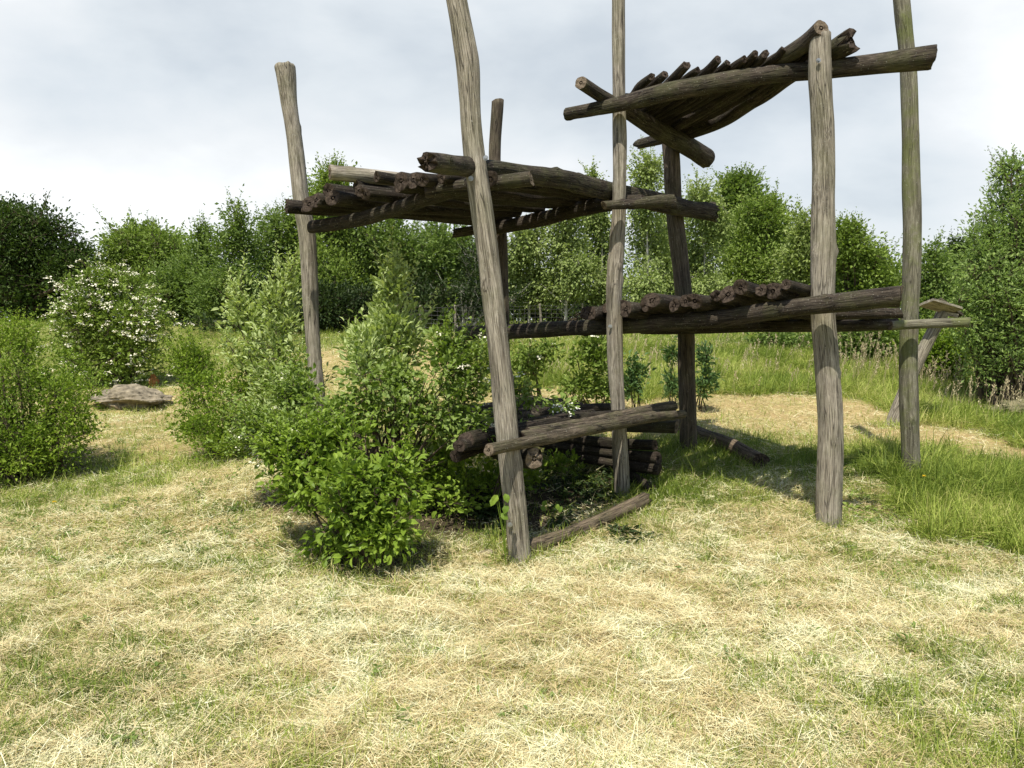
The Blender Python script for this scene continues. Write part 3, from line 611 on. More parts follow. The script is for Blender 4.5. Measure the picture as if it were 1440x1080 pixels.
tree('tree', 'dark tree peeking over the willow bush at the right', 1350, 36, [(1352,358,16,14),(1360,390,30,34),(1345,420,26,34)], LF_OAK, 320, 14, seed=65)
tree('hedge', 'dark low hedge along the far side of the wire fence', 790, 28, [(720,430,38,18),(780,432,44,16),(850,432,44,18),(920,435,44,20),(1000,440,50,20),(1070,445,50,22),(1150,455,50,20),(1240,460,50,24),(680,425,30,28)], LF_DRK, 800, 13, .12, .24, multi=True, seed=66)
# far wood closing the horizon beyond the frame edges
fw = []
for k, px in enumerate(range(-700, 2200, 60)):
    top = 395 if px < 700 or px > 1240 else 390
    fw.append(bl_(px, 440, 45, 440 - top - 5 * math.sin(k * 2.1), 60 + 4 * math.sin(k * 1.3)))
r0 = plant('far_wood', 'x', 'wood', (0, 60, 2.3), fw, 2600, 12, .5, .9, LF_OAK, trunk_r=.2, seed=70, multi=True)
leafo = [c for c in r0.children if c.name.startswith('crown')][0]
for c in list(r0.children):
    if c is not leafo: bpy.data.objects.remove(c)
wm = leafo.matrix_world.copy(); leafo.parent = None; leafo.location = r0.location
bpy.data.objects.remove(r0)
leafo.name = 'far_wood'; leafo['kind'] = 'stuff'; leafo['label'] = 'far dark wood closing the horizon behind the trees'; leafo['category'] = 'wood'

# sprig of round leaves at the foot of the leaning post
def sprig(px, py, d, pts, label, size=.072):
    b0 = P(px, py, d); b0[2] = G(b0[0], b0[1])
    root = empty('seedling', b0, label, 'seedling')
    tp = np.array([P(a, c, d - .05) for a, c in pts]) - b0
    top = tp.mean(0); top[2] = tp[:, 2].max() * .95
    TW = bez(np.repeat([[0, 0, -.02]], len(tp), 0), np.repeat([top * .6], len(tp), 0), tp, 6)
    V, F = batch_tubes(TW, np.full((len(tp), 6), .003), 5); link('stem', np_mesh('stem', V, [F], [LF_MID], {'rnd': ('FLOAT', np.full(len(V), .4))}), root)
    r = np.random.default_rng(5)
    for p_ in tp:
        V, F, k = leaves_mesh(p_[None], unit(np.array([[r.normal() * .6, -.3, -.7]])), unit(np.array([[r.normal() * .3, -1, .5]])), np.full(1, size), np.full(1, size * .75), .08, 7)
        link('leaf', np_mesh('leaf', V, F, [LF_MID], {'rnd': ('FLOAT', np.full(k, r.random()))}), root)
sprig(712, 770, 6.0, [(697,700),(710,694),(714,710),(704,722),(700,696)], 'seedling with four broad leaves at the foot of the leaning post')
sprig(770, 742, 7.0, [(768,704),(782,708),(790,712),(760,712)], 'seedling with pointed leaves in the dark under the low platform', .06)

# ------------------------------------------------------------ rocks
ROCK = plain('brown_stone', (.22, .19, .135), .95, .55, 9, bump=.06)
ROCKM = plain('mossy_stone', (.17, .16, .09), .9, .4, 4, bump=.03)
RUST = plain('orange_stone', (.36, .16, .055), .9, .3, 5, bump=.02)
def rock(name, px, py, d, r3, mat, label, seed, sink=.3):
    bm = bmesh.new(); bmesh.ops.create_icosphere(bm, subdivisions=5, radius=1.0); r = np.random.default_rng(seed); o1 = r.uniform(0, 50)
    for v in bm.verts:
        x, y, z = v.co
        n = float(fbm(np.array(x * 1.3 + z + o1), np.array(y * 1.3 - z * .7 + o1), seed % 6, 3)) - .5
        n2 = float(vnoise(np.array(x * 5 + o1), np.array(z * 9 + y * 3))) - .5
        k = 1 + .95 * n + .16 * n2
        z2 = z * k
        z2 = z2 * (1 - .45 * abs(x) ** 1.5) + .12 * n2
        if z < -.1: k *= .8
        v.co = (x * k * r3[0], y * k * r3[1], z2 * r3[2])
    me = bpy.data.meshes.new(name); bm.to_mesh(me); bm.free(); me.materials.append(mat)
    for p_ in me.polygons: p_.use_smooth = True
    x = P(px, py, d)[0]; z = G(x, d)
    return link(name, me, None, (x, d, z + r3[2] * sink), label, 'rock')
rock('boulder', 182, 572, 14.6, (.62, .5, .20), ROCK, 'flat brown boulder in the grass in front of the elder bush', 4, .6)
rock('boulder', 1428, 582, 13.2, (.5, .4, .2), ROCKM, 'low mossy boulder in tall grass at the right edge', 5, .2)
rock('stone', 685, 762, 6.35, (.07, .05, .035), ROCK, 'small pinkish stone left of the leaning post foot', 8, .4)
rock('stone', 216, 524, 17.0, (.10, .10, .17), RUST, 'orange brown stone leaning under the elder bush', 9, .4)

# ------------------------------------------------------------ bird table
def board(name, a, b, width, thick, mat, root, org, upv=(0, 0, 1)):
    a = np.asarray(a); b = np.asarray(b); t = unit(b - a); s = unit(np.cross(t, np.array(upv))); n = np.cross(s, t)
    n_ = 10; VV = []; CO = []
    for i in range(n_ + 1):
        c = a + (b - a) * i / n_
        for (q, w_) in ((-.5, -.5), (.5, -.5), (.5, .5), (-.5, .5)):
            VV.append(c + s * q * width * (1 + .05 * math.sin(i * 3.1)) + n * w_ * thick); CO.append((q * width, w_ * thick, i / n_ * np.linalg.norm(b - a) + a[0]))
    F = []
    for i in range(n_):
        for k in range(4): F.append([i*4+k, i*4+(k+1)%4, (i+1)*4+(k+1)%4, (i+1)*4+k])
    F.append([3, 2, 1, 0]); F.append([n_*4, n_*4+1, n_*4+2, n_*4+3])
    me = np_mesh(name, np.array(VV) - org, [np.array(F)], [mat], {'logco': ('FLOAT_VECTOR', np.array(CO))}); return link(name, me, root)
bx, by = W(1250, 597)
bo = np.array([bx, by, G(bx, by)])
bt = empty('bird_table', bo, 'leaning wooden bird table with a small board roof behind the mossy post', 'bird table')
dp = by
make_log('post', [P(1250,600,dp) + [0,0,-.1], P(1268,560,dp), P(1297,495,dp), P(1326,440,dp)], [M(20,dp), M(17,dp), M(17,dp), M(16,dp)], W_POST, E_LIGHT, bt, sides=14, origin=bo)
board('roof_board', P(1302, 425, dp - .25), P(1343, 437, dp - .05), .24, .035, W_POST, bt, bo, (0, .35, 1))
board('roof_board', P(1318, 422, dp + .12), P(1350, 445, dp + .05), .2, .035, W_BEAM, bt, bo, (.25, .2, 1))
board('bracket', P(1322, 440, dp - .02), P(1346, 444, dp - .02), .06, .05, W_POST, bt, bo)

# ------------------------------------------------------------ wire fence
WIRE = plain('fence_wire', (.10, .10, .10), .6, .2, 10, .5)
FP = plain('pale_fence_post_wood', (.46, .43, .36), .85, .25, 8)
fx = [(560, 24), (591, 24), (640, 24.3), (700, 24.6), (760, 24.6), (820, 24.6), (880, 24.3), (940, 24.3)]
fp_ = [np.array(gb(a, d)) for a, d in fx]
fo = fp_[3]
fe = empty('wire_fence', fo, 'low wire mesh fence on thin pale posts along the top of the rise', 'fence')
for k, p_ in enumerate(fp_):
    h = .85
    make_log('post', [p_ - [0, 0, .1], p_ + [.01, 0, .4], p_ + [np.random.default_rng(k).normal(0, .04), 0, h]], [.075, .07, .065], W_POST, E_LIGHT, fe, sides=8, origin=fo)
wp = []
for k in range(len(fp_) - 1):
    a, b_ = fp_[k], fp_[k + 1]
    for h in (.1, .22, .34, .46, .58, .7, .8):
        t = np.linspace(0, 1, 9)[:, None]; c = a + (b_ - a) * t + np.array([0, -.045, h]) - np.array([0, 0, .03]) * np.sin(t * math.pi); wp.append(c)
    nV = int(np.linalg.norm(b_ - a) / .15)
    for i in range(1, nV):
        c0 = a + (b_ - a) * i / nV + np.array([0, -.045, 0]); wp.append(np.linspace(c0 + [0, 0, .1], c0 + [0, 0, .78], 9))
V, F = batch_tubes(np.array(wp), np.full((len(wp), 9), .004), 4)
link('wire_mesh', np_mesh('wire_mesh', V - fo, [F], [WIRE]), fe)

# ------------------------------------------------------------ ground sheet
xs = np.unique(np.concatenate([np.arange(-14, 14.01, .12), np.linspace(-300, -14, 40), np.linspace(14, 300, 40)]))
ys = np.unique(np.concatenate([np.arange(-4, 20, .12), np.arange(20, 50, .5), np.linspace(50, 400, 36), np.linspace(-60, -4, 14)]))
XX, YY = np.meshgrid(xs, ys); ZZ = ground(XX, YY)
nx, ny = len(xs), len(ys)
idx = np.arange(nx * ny).reshape(ny, nx)
F = np.stack([idx[:-1, :-1], idx[:-1, 1:], idx[1:, 1:], idx[1:, :-1]], -1).reshape(-1, 4)

# how green the sward is from place to place
GREEN = [(90, 700, 1.3, .25), (250, 655, .9, .2), (160, 730, .9, .15), (930, 700, .7, .35), (1010, 720, .8, .1), (880, 760, .6, .2), (1040, 640, 1.4, .15),
         (940, 650, .8, .3), (620, 740, .6, .3), (900, 700, .5, .4), (1150, 620, 1.2, .1), (1230, 650, .8, .6), (60, 680, 1.5, .2), (250, 600, 1.2, .2),
         (1430, 1030, .6, .35), (1150, 960, .35, .3), (290, 1010, .35, .3), (100, 980, .4, .25), (560, 930, .3, .1), (1250, 800, .5, .2), (520, 780, .7, .4)]
GREEN = [W(a, b_) + (r_, am) for a, b_, r_, am in GREEN]
STRAWB = [W(a, b_) + (r_, am) for a, b_, r_, am in [(120, 650, 1.5, .25), (330, 680, 1.2, .25), (220, 600, 1.5, .25), (60, 760, 1.2, .1), (1050, 575, 1.8, .45), (1200, 590, 1.2, .45), (1350, 635, .8, .6), (1430, 655, .6, .6), (800, 560, 1.2, .5), (250, 640, 1.0, .2), (700, 900, 1.5, .25), (1000, 850, 1.6, .2), (550, 490, 2.5, .7), (700, 480, 3, .2), (200, 560, 2, .3)]]
def greenness(x, y):
    g = .36 + .42 * np.clip((fbm(x * 3.4, y * 3.4, 3) - .5) * 2.2, -.4, 1) + .5 * (vnoise(x * 9, y * 9, 4) - .5)
    g = g + np.clip((y - 15) / 10, 0, .4)
    for cx, cy, r_, am in GREEN: g = g + am * np.exp(-((x - cx) ** 2 + (y - cy) ** 2) / r_ ** 2)
    for cx, cy, r_, am in STRAWB: g = g - am * np.exp(-((x - cx) ** 2 + (y - cy) ** 2) / r_ ** 2)
    return np.clip(g, 0, 1)
gv = greenness(XX.ravel(), YY.ravel())
SHADEB = [W(a, b_) + (r_,) for a, b_, r_ in [(520, 775, .55), (640, 720, .75), (720, 720, .6), (790, 700, .6), (850, 685, .45), (600, 700, .6), (430, 700, .4), (330, 630, .5), (40, 660, .8), (760, 740, .3)]]  # shade under platform and bushes, painted as bare dark earth with thinned grass
def painted_shade(x, y):
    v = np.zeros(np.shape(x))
    for cx, cy, r_ in SHADEB: v = np.maximum(v, np.exp(-(((x - cx) ** 2 + (y - cy) ** 2) / r_ ** 2) ** 1.5))
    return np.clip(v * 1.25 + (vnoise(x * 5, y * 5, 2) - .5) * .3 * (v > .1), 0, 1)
sv = painted_shade(XX.ravel(), YY.ravel())
m, nt = newmat('meadow_ground'); b = NB(nt)
at = b.n('ShaderNodeAttribute', attribute_name='green'); tc = b.n('ShaderNodeTexCoord')
n1 = b.n('ShaderNodeTexNoise', i_Scale=22.0, i_Detail=6.0, i_Roughness=.7); b.l(tc.outputs['Object'], n1.inputs['Vector'])
n2 = b.n('ShaderNodeTexNoise', i_Scale=2.5, i_Detail=5.0); b.l(tc.outputs['Object'], n2.inputs['Vector'])
straw = b.ramp(n1.outputs[0], [(.3, (.17, .13, .055)), (.5, (.38, .31, .14)), (.7, (.52, .45, .22))])
straw = b.mix(b.ramp(n2.outputs[0], [(.4, 0.), (.65, .4)]), straw, (.40, .27, .14))
gr = b.ramp(n1.outputs[0], [(.3, (.06, .09, .016)), (.55, (.16, .21, .04)), (.75, (.28, .34, .08))])
c = b.mix(at.outputs['Fac'], straw, gr); at2 = b.n('ShaderNodeAttribute', attribute_name='painted_shade'); c = b.mix(at2.outputs['Fac'], c, b.ramp(n1.outputs[0], [(.3, (.028, .022, .014)), (.7, (.085, .066, .042))]))  # dark earth tone mixed in where shade is painted
bs = b.n('ShaderNodeBsdfPrincipled', i_Roughness=.95); bs.inputs['Specular IOR Level'].default_value = .1; b.l(c, bs.inputs['Base Color'])
bp = b.n('ShaderNodeBump', i_Strength=1.0, i_Distance=.03); b.l(n1.outputs[0], bp.inputs['Height']); b.l(bp.outputs[0], bs.inputs['Normal'])
o_ = b.n('ShaderNodeOutputMaterial'); b.l(bs.outputs[0], o_.inputs[0])
link('ground', np_mesh('ground', np.stack([XX, YY, ZZ], -1).reshape(-1, 3), [F], [m], {'green': ('FLOAT', gv), 'painted_shade': ('FLOAT', sv)}, smooth=True), None, None, 'mown meadow ground rising gently towards the trees', None, None, 'structure')

# ------------------------------------------------------------ grass and hay
def grass_mat(name, stops, trans=.25, rough=.6):
    m, nt = newmat(name); b = NB(nt); at = b.n('ShaderNodeAttribute', attribute_name='rnd')
    c = b.ramp(at.outputs['Fac'], stops)
    bs = b.n('ShaderNodeBsdfPrincipled', i_Roughness=rough); bs.inputs['Specular IOR Level'].default_value = .3; b.l(c, bs.inputs['Base Color'])
    tr = b.n('ShaderNodeBsdfTranslucent'); b.l(c, tr.inputs[0]); mx = b.n('ShaderNodeMixShader'); mx.inputs[0].default_value = trans
    b.l(bs.outputs[0], mx.inputs[1]); b.l(tr.outputs[0], mx.inputs[2]); o = b.n('ShaderNodeOutputMaterial'); b.l(mx.outputs[0], o.inputs[0]); return m
HAY = grass_mat('dry_hay', [(0, (.32, .38, .11)), (.18, (.47, .38, .17)), (.36, (.64, .52, .29)), (.58, (.72, .65, .38)), (.8, (.76, .75, .46)), (1, (.84, .83, .60))], .2)
GRS = grass_mat('green_grass', [(0, (.11, .17, .022)), (.4, (.24, .32, .045)), (.75, (.38, .45, .09)), (1, (.56, .54, .20))], .35)
SEED = grass_mat('seed_head', [(0, (.34, .30, .16)), (.5, (.48, .40, .25)), (1, (.62, .56, .36))], .2)

def blades(root, d0, L, wd, bend, k=3):
    """ribbons: root (n,3), starting direction d0, bend direction bend (n,3)"""
    n = len(root); t = np.linspace(0, 1, k + 1)
    s = unit(np.cross(d0, np.array([.02, .03, 1.])) + 1e-4); s = unit(s + .0)
    tw = rng.normal(size=(n, 3)) * .45; s = unit(s + tw)
    pts = root[:, None] + L[:, None, None] * (d0[:, None] * t[None, :, None] + bend[:, None] * (t ** 2)[None, :, None])
    wt = wd[:, None] * (1 - t[None] ** 2 * .85) * .5
    A = pts - s[:, None] * wt[..., None]; B = pts + s[:, None] * wt[..., None]
    V = np.stack([A, B], 2).reshape(n, -1, 3)
    i = np.arange(n)[:, None] * (2 * (k + 1)); F = np.vstack([i + np.array([2*q, 2*q+1, 2*q+3, 2*q+2]) for q in range(k)])
    return V.reshape(-1, 3), F, 2 * (k + 1)
def scatter(N, y0, y1, spread=.82):
    Y = y0 * (y1 / y0) ** rng.random(N); X = rng.uniform(-spread, spread, N) * (Y + .6); return X, Y
def inpoly(x, y, poly):
    x = x + (vnoise(x * 1.1, y * 1.1, 4) - .5) * 1.1 + (vnoise(x * 4, y * 4, 2) - .5) * .5; y = y + (vnoise(x * 1.1 + 30, y * 1.1, 5) - .5) * 1.1 + (vnoise(x * 4, y * 4 + 9, 3) - .5) * .5
    c = np.zeros(len(x), bool); j = len(poly) - 1
    for i in range(len(poly)):
        xi, yi = poly[i]; xj, yj = poly[j]
        c ^= ((yi > y) != (yj > y)) & (x < (xj - xi) * (y - yi) / (yj - yi + 1e-12) + xi); j = i
    return c
def stuff(name, V, F, mat, rnd, label, cat):
    o = link(name, np_mesh(name, V, [F], [mat], {'rnd': ('FLOAT', rnd)}), None, None, label, cat, None, 'stuff'); return o

TALL1 = [W(*p_) for p_ in [(1195,700),(1215,640),(1290,625),(1390,655),(1460,668),(1640,700),(1640,840),(1460,800),(1380,780),(1270,755),(1200,735)]]
TALL2 = [W(*p_) for p_ in [(890,575),(1000,550),(1100,553),(1200,566),(1300,600),(1400,622),(1640,660),(1640,560),(1440,560),(1340,525),(1220,505),(1100,492),(900,484),(700,484),(650,490),(690,540),(730,552),(800,545),(840,548)]]
# hay strands
def hay(N, y0, y1, lmul, name, label):
    X, Y = scatter(N, y0, y1); g = greenness(X, Y)
    keep = (rng.random(N) > g * .9) & (rng.random(N) > painted_shade(X, Y) * .93); X, Y = X[keep], Y[keep]
    keep = ~(inpoly(X, Y, TALL1) | (inpoly(X, Y, TALL2) & (rng.random(len(X)) < .8))); X, Y = X[keep], Y[keep]; n = len(X)
    # strands lie in swept tufts, so nearby ones share a direction
    th = vnoise(X * 4, Y * 4, 5) * 7 + rng.normal(0, 1.6, n)
    heap = np.clip(vnoise(X * 5.3 + 40, Y * 5.3, 0) - .4, 0, 1) * .06 + np.clip(vnoise(X * 13, Y * 13, 1) - .5, 0, 1) * .035
    el = rng.normal(.10, .26, n)
    d0 = np.stack([np.cos(th) * np.cos(el), np.sin(th) * np.cos(el), np.sin(el)], 1)
    Lh = rng.gamma(2.2, .021, n) * lmul * (1 + .05 * Y); Lh = np.clip(Lh, .02, .34)
    z = ground(X, Y) + rng.random(n) ** 2 * .022 + heap + .003
    z = z - np.minimum(0, Lh * np.sin(el)) * .8
    wd = (.0014 + .0014 * rng.random(n) ** 2) * (1 + .13 * Y)
    bend = rng.normal(size=(n, 3)) * np.array([.3, .3, .08])
    V, F, k = blades(np.stack([X, Y, z], 1), d0, Lh, wd, bend, 2)
    patch = fbm(X * 1.3 + 9, Y * 1.3, 2); r_ = np.clip(rng.normal(.56, .24, n) + (patch - .5) * .8 + (vnoise(X * 7, Y * 7, 3) - .5) * .55, 0, 1)
    V[:, 2] = np.maximum(V[:, 2], -.2)
    stuff(name, V, F, HAY, np.repeat(r_, k), label, 'hay')
hay(800000, 2.4, 9, 1.0, 'cut_hay', 'pale dry strands of cut hay strewn over the foreground')
hay(230000, 7, 30, 1.15, 'cut_hay', 'dried hay lying on the rising meadow behind the frame')
# upright stubble and short grass
def short(N, y0, y1, name, label, hmul=1.):
    X, Y = scatter(N, y0, y1); g = greenness(X, Y)
    keep = (rng.random(N) < (.12 + g * .95)) & (rng.random(N) > painted_shade(X, Y) * .8); X, Y, g = X[keep], Y[keep], g[keep]; n = len(X)
    th = rng.uniform(0, 6.28, n); el = rng.normal(1.05, .3, n)
    d0 = np.stack([np.cos(th) * np.cos(el), np.sin(th) * np.cos(el), np.sin(el)], 1)
    Lh = rng.gamma(4, .010, n) * (.8 + .9 * g) * hmul * (1 + .03 * Y)
    wd = (.0026 + .0015 * rng.random(n)) * (1 + .12 * Y)
    bend = np.stack([np.cos(th), np.sin(th), -.3 * np.ones(n)], 1) * rng.random(n)[:, None] * .5
    V, F, k = blades(np.stack([X, Y, ground(X, Y) - .003], 1), d0, Lh, wd, bend, 2)
    patch = fbm(X * 1.1 + 3, Y * 1.1, 4); r_ = np.clip(rng.normal(.42, .22, n) + (patch - .5) * .9 + (.45 - g) * .5, 0, 1)
    stuff(name, V, F, GRS, np.repeat(r_, k), label, 'grass')
short(420000, 2.4, 10, 'short_grass', 'short green grass growing up through the hay')
short(260000, 8, 32, 'short_grass', 'short green grass over the far rising meadow', 1.5)
# tall uncut grass
def tall(poly, N, h0, h1, name, label, seeds=0, seedh=.75):
    poly = np.array(poly); lo, hi = poly.min(0), poly.max(0)
    Y = lo[1] * (hi[1] / lo[1]) ** rng.random(N * 3); X = rng.uniform(lo[0], hi[0], N * 3); k_ = inpoly(X, Y, poly); X, Y = X[k_][:N], Y[k_][:N]; n = len(X)
    cl = vnoise(X * 1.6, Y * 1.6, 2); th = rng.uniform(0, 6.28, n) * .8 + cl * 6; el = rng.normal(1.15, .3, n)
    d0 = np.stack([np.cos(th) * np.cos(el), np.sin(th) * np.cos(el), np.sin(el)], 1)
    Lh = (h0 + (h1 - h0) * rng.random(n)) * (.55 + .8 * cl); wd = (.0035 + .003 * rng.random(n)) * (1 + .06 * Y)
    bd = rng.random(n) ** 1.1 * 1.35; bend = np.stack([np.cos(th) * .7, np.sin(th) * .7, -.55 * np.ones(n)], 1) * bd[:, None]
    V, F, k = blades(np.stack([X, Y, ground(X, Y) - .01], 1), d0, Lh, wd, bend, 4)
    r_ = np.clip(rng.normal(.46, .27, n) + (fbm(X * 1.6, Y * 1.6, 1) - .5) * 1.3, 0, 1)
    stuff(name, V, F, GRS, np.repeat(r_, k), label, 'grass')
    return poly
tall(TALL1, 26000, .16, .42, 'tall_grass', 'lush uncut grass round the foot of the mossy post')
tall(TALL2, 85000, .16, .38, 'tall_grass', 'tall meadow grass on the slope behind the frame')
TF = []
for px, py, rr_, n in [(731,786,.22,500),(1165,738,.22,420),(968,622,.25,400),(1282,672,.25,300),(790,765,.15,250),(905,712,.18,300),(1050,655,.2,250),(875,692,.15,120),(1250,600,.3,300),(520,798,.5,500),(180,580,.8,500),(330,640,.6,500),(690,770,.2,300),(900,735,.3,350),(60,672,.8,500)]:
    cx, cy = W(px, py); a_ = rng.uniform(0, 6.28, n); q_ = rr_ * rng.random(n) ** .6; TF.append(np.stack([cx + q_ * np.cos(a_), cy + q_ * np.sin(a_)], 1))
TF = np.vstack(TF); X, Y = TF[:, 0], TF[:, 1]; n = len(X); th = rng.uniform(0, 6.28, n); el = rng.normal(1.15, .25, n)
d0 = np.stack([np.cos(th) * np.cos(el), np.sin(th) * np.cos(el), np.sin(el)], 1)
V, F, k = blades(np.stack([X, Y, ground(X, Y) - .005], 1), d0, rng.uniform(.05, .2, n), (.003 + .002 * rng.random(n)) * (1 + .05 * Y), np.stack([np.cos(th) * .5, np.sin(th) * .5, -.4 * np.ones(n)], 1) * rng.random(n)[:, None], 4)
stuff('grass_tufts', V, F, GRS, np.repeat(np.clip(rng.normal(.5, .28, n), 0, 1), k), 'uncut tufts left round the post feet, logs and bushes', 'grass')
def seedgrass(poly, N, h0, h1, label):
    poly = np.array(poly); lo, hi = poly.min(0), poly.max(0)
    X = rng.uniform(lo[0], hi[0], N * 4); Y = rng.uniform(lo[1], hi[1], N * 4); k_ = inpoly(X, Y, poly); X, Y = X[k_][:N], Y[k_][:N]; n = len(X)
    L = rng.uniform(h0, h1, n); tilt = rng.normal(0, .14, (n, 2)); d = unit(np.stack([tilt[:, 0], tilt[:, 1], np.ones(n)], 1))
    b0 = np.stack([X, Y, ground(X, Y)], 1)
    TP = b0[:, None] + d[:, None] * (L[:, None] * np.linspace(0, 1, 5)[None])[..., None] + (np.array([1, .2, 0])[None, None] * (np.linspace(0, 1, 5) ** 2 * .08)[None, :, None])
    V1, F1 = batch_tubes(TP, np.full((n, 5), .0022), 3)
    q = 9; tp = np.repeat(TP[:, -1], q, 0); dd_ = np.repeat(d, q, 0); t = np.tile(np.linspace(0, 1, q), n)[:, None]
    V2, F2, k = leaves_mesh(tp - dd_ * .13 * t + rng.normal(0, .006, tp.shape), unit(dd_ + rng.normal(size=tp.shape) * .45), unit(rng.normal(size=tp.shape)), np.full(n * q, .045), np.full(n * q, .016), .1, 4)
    V = np.vstack([V1, V2.reshape(-1, 3)]); rr = np.concatenate([np.full(len(V1), .3), np.repeat(rng.random(n * q), k)])
    me = np_mesh('seed_grass', V, [F1, F2[0] + len(V1)], [SEED], {'rnd': ('FLOAT', rr)}); link('seed_grass', me, None, None, label, 'grass', None, 'stuff')
seedgrass([W(*p_) for p_ in [(1185,545),(1300,560),(1420,600),(1500,610),(1500,570),(1380,540),(1260,515),(1185,510)]], 200, .45, .8, 'pinkish seed heads of uncut grass along the bushes at the right')
seedgrass([W(*p_) for p_ in [(890,570),(1180,560),(1440,620),(1440,580),(1100,495),(700,486),(700,530)]], 260, .3, .55, 'scattered seed heads in the meadow behind the frame')

# broad-leaved ground weeds
def weeds(spots, label, mat, size=.05):
    VV = []; FF = []; RR = []; off = 0
    for (px, py, rad, n) in spots:
        cx, cy = W(px, py); a = rng.uniform(0, 6.28, n); rr = rad * np.sqrt(rng.random(n)); X = cx + rr * np.cos(a); Y = cy + rr * np.sin(a)
        p = np.stack([X, Y, ground(X, Y) + rng.random(n) * .05], 1); th = rng.uniform(0, 6.28, n)
        V, F, k = leaves_mesh(p, unit(np.stack([np.cos(th), np.sin(th), rng.uniform(.1, .9, n)], 1)), unit(rng.normal(size=(n, 3)) * .3 + [0, 0, 1]), size * rng.uniform(.5, 1.3, n), size * rng.uniform(.3, .6, n), .1, 4)
        VV.append(V.reshape(-1, 3)); FF.append(F[0] + off); off += n * 4; RR.append(np.repeat(rng.random(n), k))
    link('ground_weeds', np_mesh('ground_weeds', np.vstack(VV), [np.vstack(FF)], [mat], {'rnd': ('FLOAT', np.concatenate(RR))}), None, None, label, 'weeds', None, 'stuff')
ws = [(rng.uniform(0, 420), rng.uniform(620, 800), rng.uniform(.05, .16), int(rng.integers(15, 50))) for _ in range(60)]
ws += [(rng.uniform(0, 1440), rng.uniform(760, 1060), rng.uniform(.03, .09), int(rng.integers(6, 20))) for _ in range(55)]
ws += [(170, 1052, .07, 40), (60, 735, .3, 120), (70, 780, .1, 40)]
weeds(ws, 'small broad leaved weeds dotted through the cut grass', LF_TREE, .038)
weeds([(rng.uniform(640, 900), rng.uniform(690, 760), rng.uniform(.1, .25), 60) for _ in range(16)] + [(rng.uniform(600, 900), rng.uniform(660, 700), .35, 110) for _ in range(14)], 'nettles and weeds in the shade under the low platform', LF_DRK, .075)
weeds([(rng.uniform(1190, 1440), rng.uniform(680, 780), .15, 40) for _ in range(14)], 'leafy weeds among the tall grass at the right', LF_LITE, .06)

# ------------------------------------------------------------ small flowers
YEL = plain('yellow_petals', (.75, .52, .02), .6, .1, 20); ORG = plain('orange_petals', (.75, .28, .03), .6, .1, 20)
def flower(px, py, h, mat, label, name='dandelion', d=None, s=.02):
    x, y = W(px, py); b0 = np.array([x, y, G(x, y)]); root = empty(name, b0, label, 'flower')
    V, F = batch_tubes(np.array([[[0, 0, -.01], [.004, 0, h * .5], [0, -.004, h]]]), np.full((1, 3), .002), 5)
    link('stem', np_mesh('stem', V, [F], [LF_LITE], {'rnd': ('FLOAT', np.full(len(V), .5))}), root)
    a = np.arange(20) * 2.4; n = 20; p = np.repeat([[0, -.004, h]], n, 0)
    V, F, k = leaves_mesh(p, unit(np.stack([np.cos(a), np.sin(a), .2 + (np.arange(n) % 3) * .35], 1)), np.repeat([[0, 0, 1.]], n, 0), np.full(n, s), np.full(n, s * .35), .05, 4)
    link('petals', np_mesh('petals', V, F, [mat]), root)
flower(77, 714, .07, YEL, 'single yellow dandelion in the grass at the far left', s=.026)
flower(257, 556, .2, ORG, 'single orange flower right of the flat boulder', 'wildflower', s=.045)
flower(1298, 706, .25, YEL, 'small yellow flower in tall grass right of the mossy post', 'wildflower')

# ------------------------------------------------------------ light, sky, camera
el, az = math.radians(61), math.radians(197)     # sun behind the viewer, a little to the left; shadows fall away and to the right
sd = np.array([math.sin(az) * math.cos(el), math.cos(az) * math.cos(el), math.sin(el)])
L = bpy.data.lights.new('sun', 'SUN'); L.energy = 5.0; L.angle = math.radians(.5); L.color = (1, .93, .81)
so = bpy.data.objects.new('sun', L); COL.objects.link(so)
from mathutils import Vector
so.rotation_euler = Vector(sd).to_track_quat('Z', 'Y').to_euler(); so.location = (-5, -5, 12)
w = bpy.data.worlds.new('World'); scene.world = w; w.use_nodes = True; nt = w.node_tree; nt.nodes.clear(); b = NB(nt)
sky = b.n('ShaderNodeTexSky'); sky.sky_type = 'NISHITA'; sky.sun_disc = False; sky.sun_elevation = el; sky.sun_rotation = az
tc = b.n('ShaderNodeTexCoord')
mp = b.n('ShaderNodeMapping'); mp.inputs['Scale'].default_value = (1, 1, 2.4); mp.inputs['Location'].default_value = (3.3, 1.2, .4); b.l(tc.outputs['Generated'], mp.inputs[0])
c1 = b.n('ShaderNodeTexNoise', i_Scale=1.7, i_Detail=7.0, i_Roughness=.5, i_Distortion=.3); b.l(mp.outputs[0], c1.inputs['Vector'])
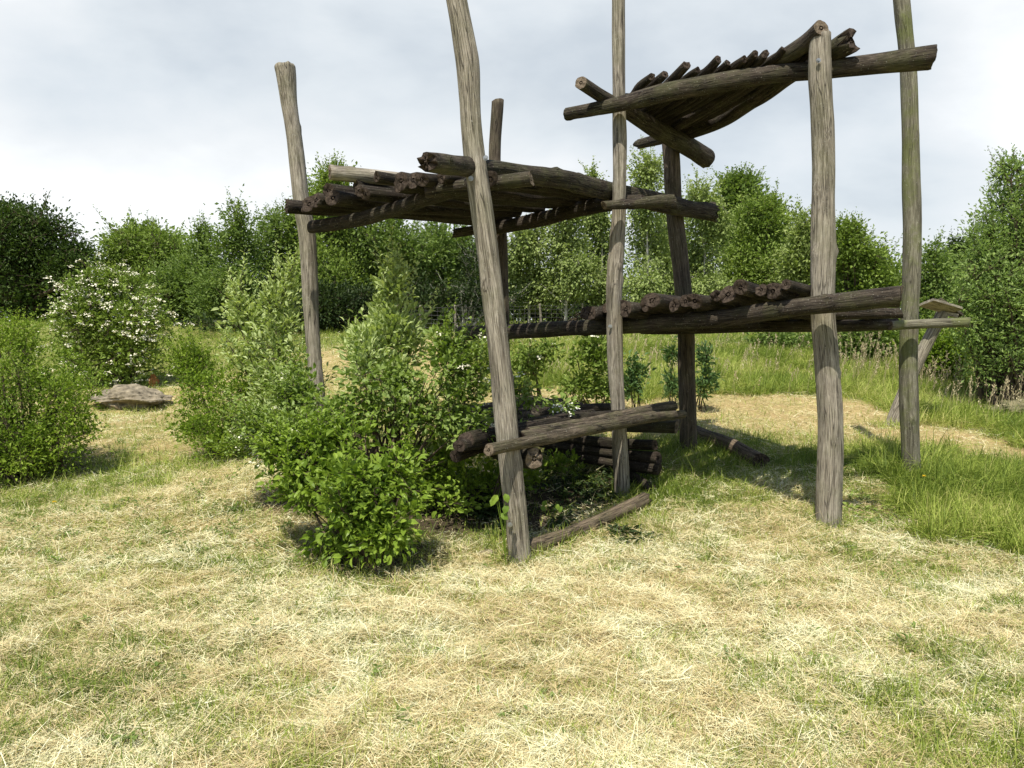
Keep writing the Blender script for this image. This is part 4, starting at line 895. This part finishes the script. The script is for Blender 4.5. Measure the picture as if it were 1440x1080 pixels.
c2 = b.n('ShaderNodeTexNoise', i_Scale=4.2, i_Detail=8.0, i_Roughness=.55, i_Distortion=.2); b.l(mp.outputs[0], c2.inputs['Vector'])
f = b.math('ADD', b.math('MULTIPLY', c1.outputs[0], .75), b.math('MULTIPLY', c2.outputs[0], .3))
for (dx, dy, dz, sc_, amt) in ((.53, .83, .20, 7.0, .17), (-.55, .83, .14, 3.2, .10), (.0, .93, .36, 3.0, -.03)):
    vs = b.n('ShaderNodeVectorMath', operation='DISTANCE'); b.l(tc.outputs['Generated'], vs.inputs[0]); vs.inputs[1].default_value = (dx, dy, dz)
    q = b.math('MAXIMUM', b.math('SUBTRACT', 1.0, b.math('MULTIPLY', vs.outputs['Value'], sc_)), 0.0)
    f = b.math('ADD', f, b.math('MULTIPLY', q, amt))
cloud = b.ramp(f, [(.37, (4.7, 5.15, 5.55)), (.46, (5.7, 6.1, 6.4)), (.55, (6.5, 6.75, 6.95)), (.68, (8.0, 8.2, 8.3))])
cov0 = b.ramp(c1.outputs[0], [(.30, .86), (.5, .97)])
sx = b.n('ShaderNodeSeparateXYZ'); b.l(tc.outputs['Generated'], sx.inputs[0])
cov = b.math('MULTIPLY', cov0, b.ramp(b.math('ADD', sx.outputs['Z'], b.math('MULTIPLY', c1.outputs[0], .15)), [(.48, 1.0), (.64, .08)]))
cov = b.math('MULTIPLY', cov, b.ramp(sx.outputs['Y'], [(.0, .3), (.3, 1.0)]))
col = b.mix(cov, sky.outputs[0], cloud)
bg = b.n('ShaderNodeBackground', i_Strength=.108); b.l(col, bg.inputs[0]); wo = b.n('ShaderNodeOutputWorld'); b.l(bg.outputs[0], wo.inputs[0])

cam = bpy.data.cameras.new('camera'); co = bpy.data.objects.new('camera', cam); COL.objects.link(co)
cam.sensor_width = 36; cam.lens = FPX / 1440 * 36; cam.clip_end = 2000; cam.clip_start = .05
co.location = (0, 0, CAMZ); co.rotation_euler = (math.pi / 2 - PIT, 0, 0); scene.camera = co
scene.view_settings.view_transform = 'Standard'; scene.view_settings.look = 'None'; scene.view_settings.exposure = .38; scene.view_settings.gamma = 1
